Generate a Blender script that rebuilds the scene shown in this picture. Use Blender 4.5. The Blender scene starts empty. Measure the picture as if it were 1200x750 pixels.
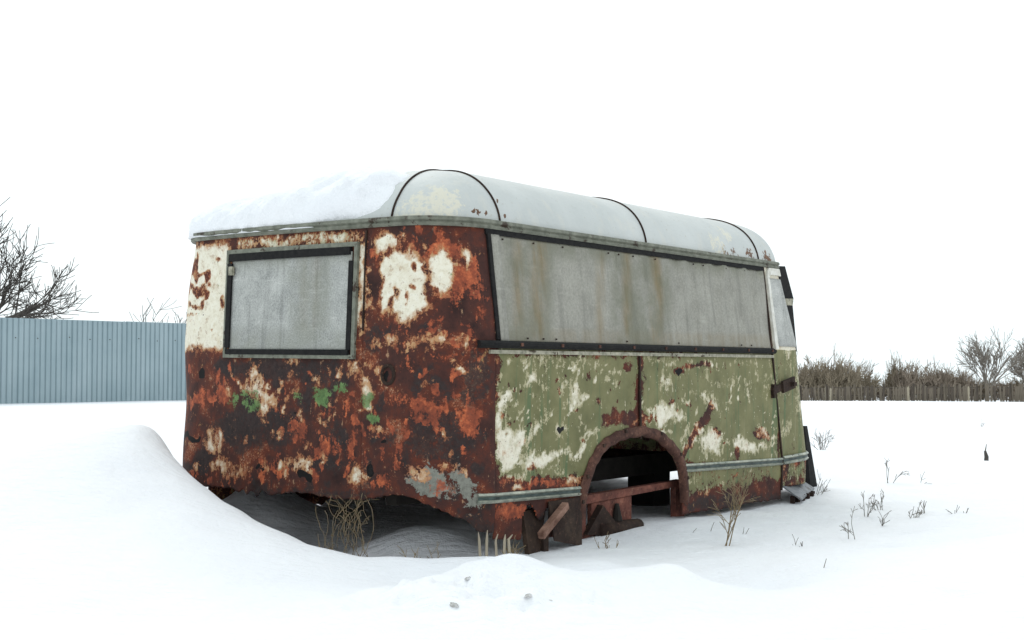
import bpy, math, random
import numpy as np
from mathutils import Matrix, Vector

rnd = random.Random(7)
rng = np.random.default_rng(11)
R_ = math.radians

# ---------------------------------------------------------------- camera
VR = np.array([1750., 432.]); VL = np.array([-1330., 401.])   # vanishing points of the bus, photo pixels
PC = np.array([600., 375.])
F = math.sqrt(-float((VR - PC) @ (VL - PC)))
HOR = 432.0
PITCH = math.atan((HOR - 375.) / F)
CAMZ = 0.97
cam_d = bpy.data.cameras.new('camera')
cam = bpy.data.objects.new('camera', cam_d)
bpy.context.scene.collection.objects.link(cam)
cam.location = (0, 0, CAMZ)
cam.rotation_euler = (math.pi / 2 + PITCH, 0, 0)
cam_d.sensor_width = 36.0
cam_d.lens = F * 36.0 / 1200.0
cam_d.clip_start = 0.05
cam_d.clip_end = 3000
sc = bpy.context.scene
sc.camera = cam
sc.render.resolution_x, sc.render.resolution_y = 1024, 640

# ---------------------------------------------------------------- world, sun, exposure
SUN_EL, SUN_AZ = R_(52), R_(338)          # azimuth clockwise from +Y: veiled sun beyond the bus, a little to the left
w = bpy.data.worlds.new('World'); sc.world = w; w.use_nodes = True
wn = w.node_tree; wn.nodes.clear()
wo = wn.nodes.new('ShaderNodeOutputWorld')
b1 = wn.nodes.new('ShaderNodeBackground'); b2 = wn.nodes.new('ShaderNodeBackground')
add = wn.nodes.new('ShaderNodeAddShader')
sky = wn.nodes.new('ShaderNodeTexSky'); sky.sky_type = 'NISHITA'; sky.sun_disc = False
sky.sun_elevation = SUN_EL; sky.sun_rotation = SUN_AZ
sky.air_density = 1.0; sky.dust_density = 4.0; sky.ozone_density = 1.0
wn.links.new(sky.outputs[0], b1.inputs[0]); b1.inputs[1].default_value = 0.01
# overcast cloud layer with a faint soft variation, over the clear-sky part
cn = wn.nodes.new('ShaderNodeTexNoise'); cn.inputs['Scale'].default_value = 1.6; cn.inputs['Detail'].default_value = 3
cr = wn.nodes.new('ShaderNodeValToRGB'); cr.color_ramp.elements[0].position = 0.38; cr.color_ramp.elements[1].position = 0.62
cr.color_ramp.elements[0].color = (0.82, 0.955, 0.99, 1); cr.color_ramp.elements[1].color = (0.97, 0.985, 1.0, 1)
wn.links.new(cn.outputs[0], cr.inputs[0]); wn.links.new(cr.outputs[0], b2.inputs[0])
b2.inputs[0].default_value = (0.935, 0.975, 1.0, 1); b2.inputs[1].default_value = 0.82
wn.links.new(b1.outputs[0], add.inputs[0]); wn.links.new(b2.outputs[0], add.inputs[1])
wn.links.new(add.outputs[0], wo.inputs[0])
sd = bpy.data.lights.new('sun', 'SUN'); sd.energy = 0.65; sd.angle = R_(35); sd.color = (1, 0.97, 0.93)
sun = bpy.data.objects.new('sun', sd); sc.collection.objects.link(sun)
sdir = Vector((math.sin(SUN_AZ) * math.cos(SUN_EL), math.cos(SUN_AZ) * math.cos(SUN_EL), math.sin(SUN_EL)))
sun.rotation_euler = (-sdir).to_track_quat('-Z', 'Y').to_euler()
sc.view_settings.view_transform = 'Standard'
sc.view_settings.look = 'None'
sc.view_settings.gamma = 1.0
sc.view_settings.exposure = 0.50
sc.view_settings.use_curve_mapping = False

# ---------------------------------------------------------------- helpers
COL = sc.collection
def mesh_obj(name, v, f, mat=None, parent=None, smooth=False):
    me = bpy.data.meshes.new(name)
    me.from_pydata([tuple(map(float, p)) for p in v], [], [tuple(map(int, q)) for q in f])
    me.update()
    if smooth:
        me.polygons.foreach_set('use_smooth', np.ones(len(me.polygons), dtype=bool))
    o = bpy.data.objects.new(name, me); COL.objects.link(o)
    if mat: me.materials.append(mat)
    if parent: o.parent = parent
    return o
def tag(o, label=None, cat=None, group=None, kind=None):
    if label: o['label'] = label
    if cat: o['category'] = cat
    if group: o['group'] = group
    if kind: o['kind'] = kind
    return o
def attr(o, name, arr):
    a = o.data.attributes.new(name, 'FLOAT', 'POINT')
    a.data.foreach_set('value', np.asarray(arr, dtype=np.float32))
def empty(name, loc=(0, 0, 0)):
    o = bpy.data.objects.new(name, None); COL.objects.link(o); o.location = loc
    o.empty_display_size = 0.2
    return o
class MB:
    def __init__(s): s.v = []; s.f = []
    def add(s, v, f):
        n = len(s.v); s.v += [tuple(p) for p in v]; s.f += [tuple(i + n for i in q) for q in f]
    def box(s, c, sx, sy, sz, M=None):
        pts = [Vector((dx * sx / 2, dy * sy / 2, dz * sz / 2)) for dx in (-1, 1) for dy in (-1, 1) for dz in (-1, 1)]
        if M is not None: pts = [M @ p for p in pts]
        pts = [p + Vector(c) for p in pts]
        s.add(pts, [(0, 1, 3, 2), (4, 6, 7, 5), (0, 4, 5, 1), (2, 3, 7, 6), (0, 2, 6, 4), (1, 5, 7, 3)])
    def hexa(s, q0, q1):                    # two quads, loft
        s.add(list(q0) + list(q1), [(3, 2, 1, 0), (4, 5, 6, 7)] + [(i, (i + 1) % 4, 4 + (i + 1) % 4, 4 + i) for i in range(4)])
    def tube(s, pts, rad, n=5, cap=True):
        pts = [Vector(p) for p in pts]; m = len(pts)
        if not hasattr(rad, '__len__'): rad = [rad] * m
        base = len(s.v); ref = None
        for i in range(m):
            t = (pts[min(i + 1, m - 1)] - pts[max(i - 1, 0)])
            if t.length < 1e-9: t = Vector((0, 0, 1))
            t.normalize()
            if ref is None:
                ref = t.orthogonal().normalized()
            a = (ref - t * ref.dot(t))
            a = a.normalized() if a.length > 1e-6 else t.orthogonal().normalized()
            ref = a; b = t.cross(a)
            for k in range(n):
                ang = 2 * math.pi * k / n
                p = pts[i] + (a * math.cos(ang) + b * math.sin(ang)) * rad[i]
                s.v.append((p.x, p.y, p.z))
        for i in range(m - 1):
            for k in range(n):
                s.f.append((base + i * n + k, base + i * n + (k + 1) % n, base + (i + 1) * n + (k + 1) % n, base + (i + 1) * n + k))
        if cap:
            s.f.append(tuple(base + k for k in reversed(range(n))))
            s.f.append(tuple(base + (m - 1) * n + k for k in range(n)))
    def build(s, name, mat, parent=None, smooth=False): return mesh_obj(name, s.v, s.f, mat, parent, smooth)

# ---------------------------------------------------------------- node DSL
class NT:
    def __init__(s, name):
        s.m = bpy.data.materials.new(name); s.m.use_nodes = True
        s.t = s.m.node_tree; s.t.nodes.clear()
        s.out = s.t.nodes.new('ShaderNodeOutputMaterial')
        s.p = s.t.nodes.new('ShaderNodeBsdfPrincipled')
        s.t.links.new(s.p.outputs[0], s.out.inputs[0])
        s.tc = s.t.nodes.new('ShaderNodeTexCoord')
    def put(s, sock, v):
        if v is None: return
        if isinstance(v, bpy.types.NodeSocket): s.t.links.new(v, sock)
        elif isinstance(v, (tuple, list)) and len(v) == 3 and sock.type == 'RGBA': sock.default_value = (*v, 1)
        else: sock.default_value = v
    def obj(s): return s.tc.outputs['Object']
    def mapping(s, vec, scale=(1, 1, 1), loc=(0, 0, 0)):
        n = s.t.nodes.new('ShaderNodeMapping'); s.put(n.inputs[0], vec); n.inputs['Scale'].default_value = scale; n.inputs['Location'].default_value = loc
        return n.outputs[0]
    def noise(s, scale, detail=4, rough=0.55, vec=None, dist=0.0):
        n = s.t.nodes.new('ShaderNodeTexNoise'); s.put(n.inputs['Vector'], vec or s.obj())
        n.inputs['Scale'].default_value = scale; n.inputs['Detail'].default_value = detail
        n.inputs['Roughness'].default_value = rough; n.inputs['Distortion'].default_value = dist
        return n.outputs[0]
    def voro(s, scale, vec=None, feature='F1'):
        n = s.t.nodes.new('ShaderNodeTexVoronoi'); s.put(n.inputs['Vector'], vec or s.obj()); n.inputs['Scale'].default_value = scale; n.feature = feature
        return n.outputs[0]
    def math(s, op, a, b=0.0, c=None):
        n = s.t.nodes.new('ShaderNodeMath'); n.operation = op; s.put(n.inputs[0], a); s.put(n.inputs[1], b)
        if c is not None: s.put(n.inputs[2], c)
        return n.outputs[0]
    def step(s, x, lo, hi, a=0.0, b=1.0):
        n = s.t.nodes.new('ShaderNodeMapRange'); n.interpolation_type = 'SMOOTHSTEP'
        s.put(n.inputs[0], x); n.inputs[1].default_value = lo; n.inputs[2].default_value = hi; n.inputs[3].default_value = a; n.inputs[4].default_value = b
        return n.outputs[0]
    def ramp(s, x, stops):
        n = s.t.nodes.new('ShaderNodeValToRGB'); s.put(n.inputs[0], x)
        e = n.color_ramp.elements
        while len(e) < len(stops): e.new(0.5)
        for i, (p, c) in enumerate(stops): e[i].position = p; e[i].color = (*c, 1)
        return n.outputs[0]
    def mix(s, f, a, b):
        n = s.t.nodes.new('ShaderNodeMix'); n.data_type = 'RGBA'
        s.put(n.inputs[0], f); s.put(n.inputs[6], a); s.put(n.inputs[7], b)
        return n.outputs[2]
    def attr(s, name):
        n = s.t.nodes.new('ShaderNodeAttribute'); n.attribute_name = name; return n.outputs['Fac']
    def bump(s, h, strength=0.3, dist=0.01):
        n = s.t.nodes.new('ShaderNodeBump'); n.inputs['Strength'].default_value = strength; n.inputs['Distance'].default_value = dist
        s.put(n.inputs['Height'], h); return n.outputs[0]
    def done(s, col, rough=0.8, spec=0.3, metal=0.0, normal=None):
        s.put(s.p.inputs['Base Color'], col); s.put(s.p.inputs['Roughness'], rough)
        s.put(s.p.inputs['Specular IOR Level'], spec); s.put(s.p.inputs['Metallic'], metal)
        if normal is not None: s.put(s.p.inputs['Normal'], normal)
        return s.m

# ---------------------------------------------------------------- materials
RD = (0.024, 0.011, 0.010); RM = (0.108, 0.027, 0.015); RL = (0.20, 0.055, 0.026)
def mat_body():
    m = NT('weathered_body')
    n1 = m.noise(5.5, 9, 0.62); n2 = m.noise(34, 7, 0.7); n3 = m.noise(90, 5, 0.7)
    vs = m.mapping(m.obj(), (1, 1, 0.22)); nv = m.noise(38, 6, 0.65, vs)
    vd = m.mapping(m.obj(), (1, 1, 0.05)); nd = m.noise(16, 5, 0.6, vd)
    nl = m.noise(12, 10, 0.70)
    nf = m.math('ADD', m.math('MULTIPLY', nl, 0.45), m.math('MULTIPLY_ADD', n2, 0.30, m.math('MULTIPLY', n3, 0.25)))       # ragged edge noise
    col = m.ramp(n1, [(0.30, RD), (0.47, (0.062, 0.023, 0.018)), (0.58, RM), (0.72, RL)])
    col = m.mix(m.math('MULTIPLY', m.step(n2, 0.54, 0.70), 0.75), col, (0.020, 0.012, 0.012))
    # small flakes of orange and pale paint all over the rust
    col = m.mix(m.math('MULTIPLY', m.step(m.math('MULTIPLY', n3, m.step(n1, 0.42, 0.62)), 0.52, 0.60), 0.8), col, (0.36, 0.12, 0.055))
    fl = m.math('ADD', m.math('MULTIPLY', m.noise(22, 7, 0.72), 0.5), m.math('MULTIPLY', nv, 0.5))
    col = m.mix(m.math('MULTIPLY', m.step(fl, 0.595, 0.625), 0.75), col, (0.40, 0.24, 0.14))
    fl2 = m.math('ADD', m.math('MULTIPLY', m.noise(48, 8, 0.78, None, 0.6), 0.6), m.math('MULTIPLY', n1, 0.4))
    col = m.mix(m.math('MULTIPLY', m.step(fl2, 0.575, 0.60), 0.7), col, m.ramp(n3, [(0.4, (0.26, 0.10, 0.06)), (0.6, (0.48, 0.34, 0.22))]))
    def layer(name, col, c2, amp=0.9, w=0.035, noise=None, k=1.0):
        a = m.math('ADD', m.math('SUBTRACT', m.attr(name), 0.5), m.math('MULTIPLY', m.math('SUBTRACT', noise or nf, 0.5), amp))
        f = m.step(a, -w, w)
        if k != 1.0: f = m.math('MULTIPLY', f, k)
        return m.mix(f, col, c2), f
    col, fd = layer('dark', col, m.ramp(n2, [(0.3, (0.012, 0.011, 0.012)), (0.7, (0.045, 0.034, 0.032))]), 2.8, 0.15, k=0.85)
    col, fg = layer('grey', col, m.ramp(n2, [(0.3, (0.12, 0.12, 0.10)), (0.7, (0.27, 0.27, 0.23))]), 3.4)
    orange = m.ramp(m.math('ADD', m.math('MULTIPLY', m.noise(9, 8, 0.75), 0.6), m.math('MULTIPLY', n2, 0.4)), [(0.36, (0.10, 0.030, 0.020)), (0.50, (0.28, 0.065, 0.030)), (0.60, (0.58, 0.145, 0.055)), (0.70, (0.82, 0.35, 0.17))])
    col, fo = layer('orange', col, orange, 3.6, 0.07, m.math('ADD', m.math('MULTIPLY', nv, 0.25), m.math('MULTIPLY', nf, 0.75)), 0.90)
    olive = m.ramp(n1, [(0.30, (0.118, 0.118, 0.050)), (0.55, (0.182, 0.174, 0.080)), (0.75, (0.235, 0.215, 0.105))])
    olive = m.mix(m.math('MULTIPLY', m.step(nd, 0.55, 0.68), 0.65), olive, (0.075, 0.135, 0.062))
    olive = m.mix(m.math('MULTIPLY', m.step(nd, 0.40, 0.30), 0.40), olive, (0.30, 0.27, 0.17))
    spk = m.step(m.math('ADD', m.math('MULTIPLY', n2, 0.5), m.math('MULTIPLY', m.noise(60, 3, 0.6, vs), 0.5)), 0.60, 0.635)
    olive = m.mix(spk, olive, (0.56, 0.50, 0.36))
    col, fol = layer('green', col, olive, 2.6, 0.04)
    cream = m.ramp(n2, [(0.25, (0.56, 0.49, 0.35)), (0.5, (0.76, 0.71, 0.58)), (0.75, (0.83, 0.81, 0.72))])
    cream = m.mix(m.math('MULTIPLY', m.step(n1, 0.58, 0.70), 0.45), cream, (0.52, 0.40, 0.22))
    halo = m.step(m.math('ADD', m.math('SUBTRACT', m.attr('cream'), 0.36), m.math('MULTIPLY', m.math('SUBTRACT', nf, 0.5), 4.4)), -0.06, 0.10)
    col = m.mix(m.math('MULTIPLY', halo, m.math('MULTIPLY', m.math('SUBTRACT', 1.0, fol), 0.75)), col, m.ramp(n2, [(0.35, (0.20, 0.060, 0.028)), (0.65, (0.50, 0.20, 0.09))]))
    cream = m.mix(m.math('MULTIPLY', m.step(m.noise(17, 9, 0.75), 0.53, 0.63), 0.75), cream, m.ramp(n3, [(0.35, (0.26, 0.15, 0.08)), (0.6, (0.55, 0.43, 0.28))]))
    cream = m.mix(m.step(m.math('ADD', m.attr('cream'), m.math('MULTIPLY', m.math('SUBTRACT', nl, 0.5), 1.2)), 0.48, 0.80), m.mix(fol, (0.46, 0.25, 0.12), (0.40, 0.36, 0.22)), cream)
    col, fc = layer('cream', col, cream, 4.0, 0.05, m.math('ADD', m.math('MULTIPLY', nf, 0.7), m.math('MULTIPLY', nv, 0.3)))
    col, fb = layer('bright', col, m.ramp(n2, [(0.3, (0.05, 0.10, 0.035)), (0.7, (0.17, 0.28, 0.10))]), 4.4, 0.10, k=0.9)
    # rust freckles breaking through the paint
    fr = m.step(m.math('ADD', m.math('MULTIPLY', m.noise(26, 4, 0.6), 0.6), m.math('MULTIPLY', n3, 0.4)), 0.622, 0.65)
    col = m.mix(fr, col, (0.07, 0.030, 0.018))
    col, fh = layer('hole', col, (0.006, 0.005, 0.005), 0.9, 0.05)
    paint = m.math('MAXIMUM', m.math('MAXIMUM', fc, fol), m.math('MAXIMUM', fg, m.math('MULTIPLY', fo, 0.6)))
    h = m.math('ADD', m.math('MULTIPLY', paint, 0.6), m.math('MULTIPLY', nf, 0.5))
    return m.done(col, m.math('MULTIPLY_ADD', paint, -0.18, 0.82), 0.25, 0, m.bump(h, 0.55, 0.006))
def mat_rust(name='rusty_steel', tint=1.0, red=1.0):
    m = NT(name); n1 = m.noise(7, 8, 0.62); n2 = m.noise(45, 6, 0.7)
    k = tint
    col = m.ramp(n1, [(0.3, (0.035 * k, 0.018 * k, 0.015 * k)), (0.52, (0.085 * k * red, 0.040 * k, 0.030 * k)), (0.72, (0.165 * k * red, 0.080 * k, 0.055 * k))])
    col = m.mix(m.math('MULTIPLY', m.step(n2, 0.55, 0.68), 0.6), col, (0.24 * k, 0.13 * k, 0.09 * k))
    col = m.mix(m.math('MULTIPLY', m.step(n2, 0.46, 0.36), 0.6), col, (0.02, 0.013, 0.012))
    return m.done(col, 0.85, 0.2, 0, m.bump(n2, 0.5, 0.006))
def mat_zinc(name, base, hi, fine, stain=0.5):
    m = NT(name)
    n1 = m.noise(6, 6, 0.6); n2 = m.noise(fine, 5, 0.7)
    vs = m.mapping(m.obj(), (1, 1, 0.06)); nv = m.noise(13, 6, 0.65, vs)
    vh = m.mapping(m.obj(), (0.12, 0.12, 1)); nh = m.noise(30, 5, 0.6, vh)
    a = m.math('ADD', m.math('MULTIPLY', n1, 0.4), m.math('MULTIPLY', n2, 0.6))
    col = m.ramp(a, [(0.34, base), (0.66, hi)])
    col = m.mix(m.math('MULTIPLY', m.step(nv, 0.50, 0.66), stain), col, tuple(c * 0.50 for c in base))
    col = m.mix(m.math('MULTIPLY', m.step(nh, 0.58, 0.72), 0.30), col, tuple(min(1, c * 1.25) for c in hi))
    st = m.math('MULTIPLY', m.attr('stain'), m.step(m.math('ADD', nv, m.math('MULTIPLY', n2, 0.3)), 0.42, 0.75))
    col = m.mix(m.math('MULTIPLY', st, 0.8), col, (0.21, 0.135, 0.04))
    col = m.mix(m.math('MULTIPLY', m.attr('grime'), m.step(n1, 0.30, 0.62)), col, (0.10, 0.105, 0.06))
    return m.done(col, 0.62, 0.3, 0.15, m.bump(m.math('ADD', n2, m.math('MULTIPLY', n1, 2.0)), 0.35, 0.006))
def mat_plain(name, c1, c2, scale=20, rough=0.7, metal=0.0, bump=0.2, vstretch=1.0, dirt=None, dl=0.58):
    m = NT(name); vec = m.mapping(m.obj(), (1, 1, vstretch)) if vstretch != 1 else m.obj()
    n = m.noise(scale, 6, 0.62, vec)
    col = m.ramp(n, [(0.32, c1), (0.68, c2)])
    if dirt:
        col = m.mix(m.step(m.noise(scale * 0.6, 8, 0.7), dl, dl + 0.06), col, dirt)
    return m.done(col, rough, 0.3, metal, m.bump(n, bump, 0.004))
def mat_roof():
    m = NT('pale_grey_roof_paint'); n1 = m.noise(2.2, 6, 0.6); n2 = m.noise(30, 7, 0.68)
    vs = m.mapping(m.obj(), (1, 1, 0.2)); nv = m.noise(10, 6, 0.6, vs)
    col = m.ramp(n1, [(0.3, (0.47, 0.49, 0.475)), (0.7, (0.57, 0.585, 0.565))])
    col = m.mix(m.math('MULTIPLY', m.step(nv, 0.52, 0.70), 0.35), col, (0.60, 0.58, 0.51))
    col = m.mix(m.math('MULTIPLY', m.step(n2, 0.60, 0.68), 0.5), col, (0.36, 0.36, 0.33))
    a = m.math('ADD', m.math('SUBTRACT', m.attr('rust'), 0.5), m.math('MULTIPLY', m.math('SUBTRACT', n2, 0.5), 2.4))
    col = m.mix(m.step(a, -0.05, 0.05), col, m.ramp(n2, [(0.3, (0.03, 0.02, 0.015)), (0.6, (0.16, 0.075, 0.035))]))
    c = m.math('ADD', m.math('SUBTRACT', m.attr('cream'), 0.5), m.math('MULTIPLY', m.math('SUBTRACT', n2, 0.5), 2.4))
    col = m.mix(m.math('MULTIPLY', m.step(c, -0.2, 0.2), 0.6), col, (0.74, 0.68, 0.52))
    return m.done(col, 0.55, 0.35, 0, m.bump(m.math('ADD', m.math('MULTIPLY', n1, 4.0), n2), 0.35, 0.010))
def mat_snow():
    m = NT('snow'); n1 = m.noise(1.3, 5, 0.55); n2 = m.noise(28, 6, 0.65); n3 = m.noise(180, 3, 0.6)
    vs = m.mapping(m.obj(), (1.0, 2.6, 1)); n4 = m.noise(9, 5, 0.6, vs)
    col = m.ramp(n1, [(0.3, (0.85, 0.855, 0.88)), (0.7, (0.885, 0.885, 0.90))])
    h = m.math('ADD', m.math('MULTIPLY', n2, 0.35), m.math('ADD', m.math('MULTIPLY', n3, 0.10), m.math('MULTIPLY', n4, 0.7)))
    return m.done(col, 0.75, 0.12, 0, m.bump(h, 0.85, 0.03))
M = {}
M['body'] = mat_body()
M['rust'] = mat_rust()
M['redrust'] = mat_rust('red_brown_chassis', 1.35, 1.25)
M['darkrust'] = mat_rust('dark_rust', 0.55, 0.75)
M['zinc'] = mat_zinc('weathered_zinc_sheet', (0.215, 0.208, 0.178), (0.375, 0.362, 0.315), 70, 0.30)
M['zinc_rear'] = mat_zinc('mottled_zinc_sheet', (0.20, 0.205, 0.195), (0.60, 0.60, 0.565), 120, 0.33)
M['black'] = mat_plain('black_rubber', (0.004, 0.004, 0.005), (0.016, 0.015, 0.014), 40, 0.9, dirt=(0.12, 0.10, 0.06), dl=0.66)
M['olive_rail'] = mat_plain('grey_olive_rail', (0.10, 0.105, 0.08), (0.22, 0.225, 0.18), 22, 0.6, dirt=(0.045, 0.03, 0.02), dl=0.57)
M['trim'] = mat_plain('tarnished_trim', (0.17, 0.20, 0.17), (0.52, 0.52, 0.43), 25, 0.4, 0.3, dirt=(0.04, 0.03, 0.02), dl=0.60)
M['pale_trim'] = mat_plain('pale_sill_strip', (0.18, 0.175, 0.13), (0.46, 0.43, 0.33), 30, 0.6, dirt=(0.05, 0.035, 0.02), dl=0.58)
M['white_frame'] = mat_plain('white_frame_paint', (0.52, 0.50, 0.43), (0.74, 0.73, 0.68), 18, 0.6, dirt=(0.10, 0.05, 0.03), dl=0.62)
M['roof'] = mat_roof()
M['snow'] = mat_snow()
M['steel_plate'] = mat_plain('dull_steel_plate', (0.13, 0.14, 0.15), (0.26, 0.27, 0.28), 25, 0.5, 0.3, dirt=(0.06, 0.03, 0.02), dl=0.56)
M['void'] = mat_plain('shade_black_interior', (0.012, 0.010, 0.009), (0.03, 0.026, 0.022), 10, 0.95)  # near-black colour standing in for shade inside and under the bus
M['groove'] = mat_plain('dark_green_groove', (0.010, 0.018, 0.016), (0.07, 0.10, 0.09), 18, 0.5)
M['wood'] = mat_plain('weathered_wood', (0.085, 0.07, 0.052), (0.21, 0.175, 0.135), 9, 0.9, vstretch=0.12)
M['strut'] = mat_plain('faded_red_strut', (0.10, 0.045, 0.03), (0.32, 0.19, 0.14), 14, 0.85)

# ---------------------------------------------------------------- bus frame of reference
def unit(v): return v / np.linalg.norm(v)
a_ = VR - PC; b_ = VL - PC
dr = unit(np.array([a_[0], a_[1], F])); dl = unit(np.array([b_[0], b_[1], F]))
up = np.cross(dr, dl); up = up / np.linalg.norm(up)
if up[1] > 0: up = -up
C2W = np.array([[1, 0, 0], [0, math.sin(PITCH), math.cos(PITCH)], [0, -math.cos(PITCH), math.sin(PITCH)]])  # cam(x right,y down,z fwd)->world
CAMP = np.array([0, 0, CAMZ])
Z0 = 6.6
P0 = np.array([(575 - 600) / F, (402 - 375) / F, 1]) * Z0
BX = np.stack([C2W @ dr, C2W @ dl, C2W @ up], axis=1)      # columns: bus axes in world
BO = C2W @ P0 + CAMP
BUS_M = Matrix([[*BX[i], BO[i]] for i in range(3)] + [[0, 0, 0, 1]])
def to_world(p): return (BX @ np.asarray(p, float).T).T + BO
def project_world(p):
    c = (np.asarray(p, float) - CAMP) @ C2W
    return np.stack([600 + F * c[..., 0] / c[..., 2], 375 + F * c[..., 1] / c[..., 2]], -1)
def project_bus(p): return project_world(to_world(p))
def ray_bus(px):
    d = C2W @ np.array([(px[0] - 600) / F, (px[1] - 375) / F, 1.0])
    return BX.T @ (CAMP - BO), BX.T @ d
def on_y(px, y=0.0):
    o, d = ray_bus(px); k = (y - o[1]) / d[1]; return o + k * d
def on_x(px, x=0.0):
    o, d = ray_bus(px); k = (x - o[0]) / d[0]; return o + k * d
def at(px, py, depth):                      # world point on the pixel's ray at a given distance ahead
    d = C2W @ np.array([(px - 600) / F, (py - 375) / F, 1.0]); return CAMP + d * (depth / d[1])

bus = empty('abandoned_bus'); bus.matrix_world = BUS_M
tag(bus, 'rusted abandoned bus body with peeling olive and cream paint, stranded in the snow', 'bus')

# outline of the body below the windows, as a function of arc length u (u=0 where the right side begins)
WB = 2.36; RC = 0.40; XR = -0.31; X0 = XR + RC
LEAN = 0.085; ZR = float(on_y((640, 274), LEAN)[2])          # height of the roof rail
ZB = -1.08; XTOP = float(on_y((893, 313), LEAN)[0])
def xs_edge(z):                                              # slanted front edge of the side wall
    return np.interp(z, [ZB, -0.78, 0.0, ZR], [3.42, 3.41, 3.24, XTOP])
LS = 3.24 - X0                                               # nominal side length to the front edge
RF = 0.30; FLAT = 0.35
U_CORN = -RC * math.pi / 2; U_REAR = U_CORN - (WB - 2 * RC); U_LC = U_REAR - RC * math.pi / 2
U_F1 = LS + FLAT; U_F2 = U_F1 + RF * math.pi / 2; U_F3 = U_F2 + (WB - 2 * RF); U_F4 = U_F3 + RF * math.pi / 2
U_END = U_F4 + LS + FLAT; U_TOTAL_LEFT = U_LC
def outline(u):
    """u array -> plan point (n,2), outward normal (n,2)"""
    u = np.asarray(u, float); P = np.zeros(u.shape + (2,)); N = np.zeros(u.shape + (2,))
    XF = X0 + LS + FLAT
    def setm(m, x, y, nx, ny):
        P[m, 0] = x; P[m, 1] = y; N[m, 0] = nx; N[m, 1] = ny
    m = (u >= 0) & (u <= U_F1); setm(m, X0 + u[m], 0, 0, -1)
    m = (u < 0) & (u >= U_CORN); a = -u[m] / RC; setm(m, X0 - RC * np.sin(a), RC - RC * np.cos(a), -np.sin(a), -np.cos(a))
    m = (u < U_CORN) & (u >= U_REAR); t = (U_CORN - u[m]); h = (WB - 2 * RC) / 2
    bow = 0.03 * (1 - ((t - h) / h) ** 2); setm(m, XR - bow, RC + t, -1, 0)
    m = (u < U_REAR); a = np.minimum((U_REAR - u[m]) / RC, math.pi / 2); ex = np.maximum(U_LC - u[m], 0)
    setm(m, X0 - RC * np.cos(a) + ex, WB - RC + RC * np.sin(a), -np.cos(a), np.sin(a))
    m = (u > U_F1) & (u <= U_F2); a = (u[m] - U_F1) / RF; setm(m, XF + RF * np.sin(a), RF - RF * np.cos(a), np.sin(a), -np.cos(a))
    m = (u > U_F2) & (u <= U_F3); setm(m, XF + RF, RF + u[m] - U_F2, 1, 0)
    m = (u > U_F3) & (u <= U_F4); a = (u[m] - U_F3) / RF; setm(m, XF + RF * np.cos(a), WB - RF + RF * np.sin(a), np.cos(a), np.sin(a))
    m = (u > U_F4); setm(m, XF - (u[m] - U_F4), WB, 0, 1)
    return P, N
def lean(z):
    z = np.asarray(z, float)
    return np.where(z > 0, LEAN * np.clip(z, 0, None) / ZR, 0.0) + np.where(z < -0.8, 0.06 * (-(z + 0.8)) ** 1.5, 0)
def wall(u, z, off=0.0):
    u, z = np.broadcast_arrays(np.asarray(u, float), np.asarray(z, float))
    P, N = outline(u)
    d = lean(z) - off
    x = P[..., 0] - N[..., 0] * np.where(N[..., 0] < 0, 0.25 * lean(z) - off, d); y = P[..., 1] - N[..., 1] * d
    wgt = np.clip((x - 1.2) / (3.24 - 1.2), 0, 1)
    x = x - np.clip(x - 3.24, 0, None) * 0.40 * np.clip(z / ZR, 0, 1)
    x = x + (xs_edge(z) - 3.24) * wgt
    return np.stack([x, y, z], -1)
def wall_n(u):
    _, N = outline(np.asarray(u, float)); return np.concatenate([N, np.zeros(N.shape[:-1] + (1,))], -1)

# lookup table photo pixel -> (u,z) on the visible wall
TU = np.linspace(U_LC + 0.12, U_F1 + 0.22, 900); TZ = np.linspace(-1.35, ZR + 0.02, 420)
gu, gz = np.meshgrid(TU, TZ, indexing='ij')
TPX = project_bus(wall(gu.ravel(), gz.ravel())).reshape(900, 420, 2)
def uz(px, py):
    d = (TPX[..., 0] - px) ** 2 + (TPX[..., 1] - py) ** 2
    i, j = np.unravel_index(np.argmin(d), d.shape); return float(TU[i]), float(TZ[j])
def uzs(pts): return [uz(*p) for p in pts]
def ell(px, py, rx, ry, n=10, ang=0):
    c, s = math.cos(R_(ang)), math.sin(R_(ang))
    return [(px + rx * math.cos(t) * c - ry * math.sin(t) * s, py + rx * math.cos(t) * s + ry * math.sin(t) * c) for t in [2 * math.pi * k / n for k in range(n)]]
def sdf(poly, U, Zc):
    """signed distance, positive inside"""
    x = U; y = Zc; d = np.full(x.shape, 1e9); ins = np.zeros(x.shape, bool); n = len(poly)
    for i in range(n):
        ax, ay = poly[i]; bx, by = poly[(i + 1) % n]
        ex, ey = bx - ax, by - ay; L = ex * ex + ey * ey + 1e-12
        t = np.clip(((x - ax) * ex + (y - ay) * ey) / L, 0, 1)
        d = np.minimum(d, np.hypot(x - ax - t * ex, y - ay - t * ey))
        c = ((ay > y) != (by > y)) & (x < (bx - ax) * (y - ay) / ((by - ay) if abs(by - ay) > 1e-12 else 1e-12) + ax)
        ins ^= c
    return np.where(ins, d, -d)
def field(polys, U, Zc, soft=0.09, base=0.0):
    v = np.full(U.shape, base)
    for p in polys:
        k = 1.0
        if isinstance(p, tuple): p, k = p
        q = uzs(p)
        v = np.maximum(v, np.clip(0.5 + sdf(q, U, Zc) / soft, 0, k))
    return v

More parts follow.
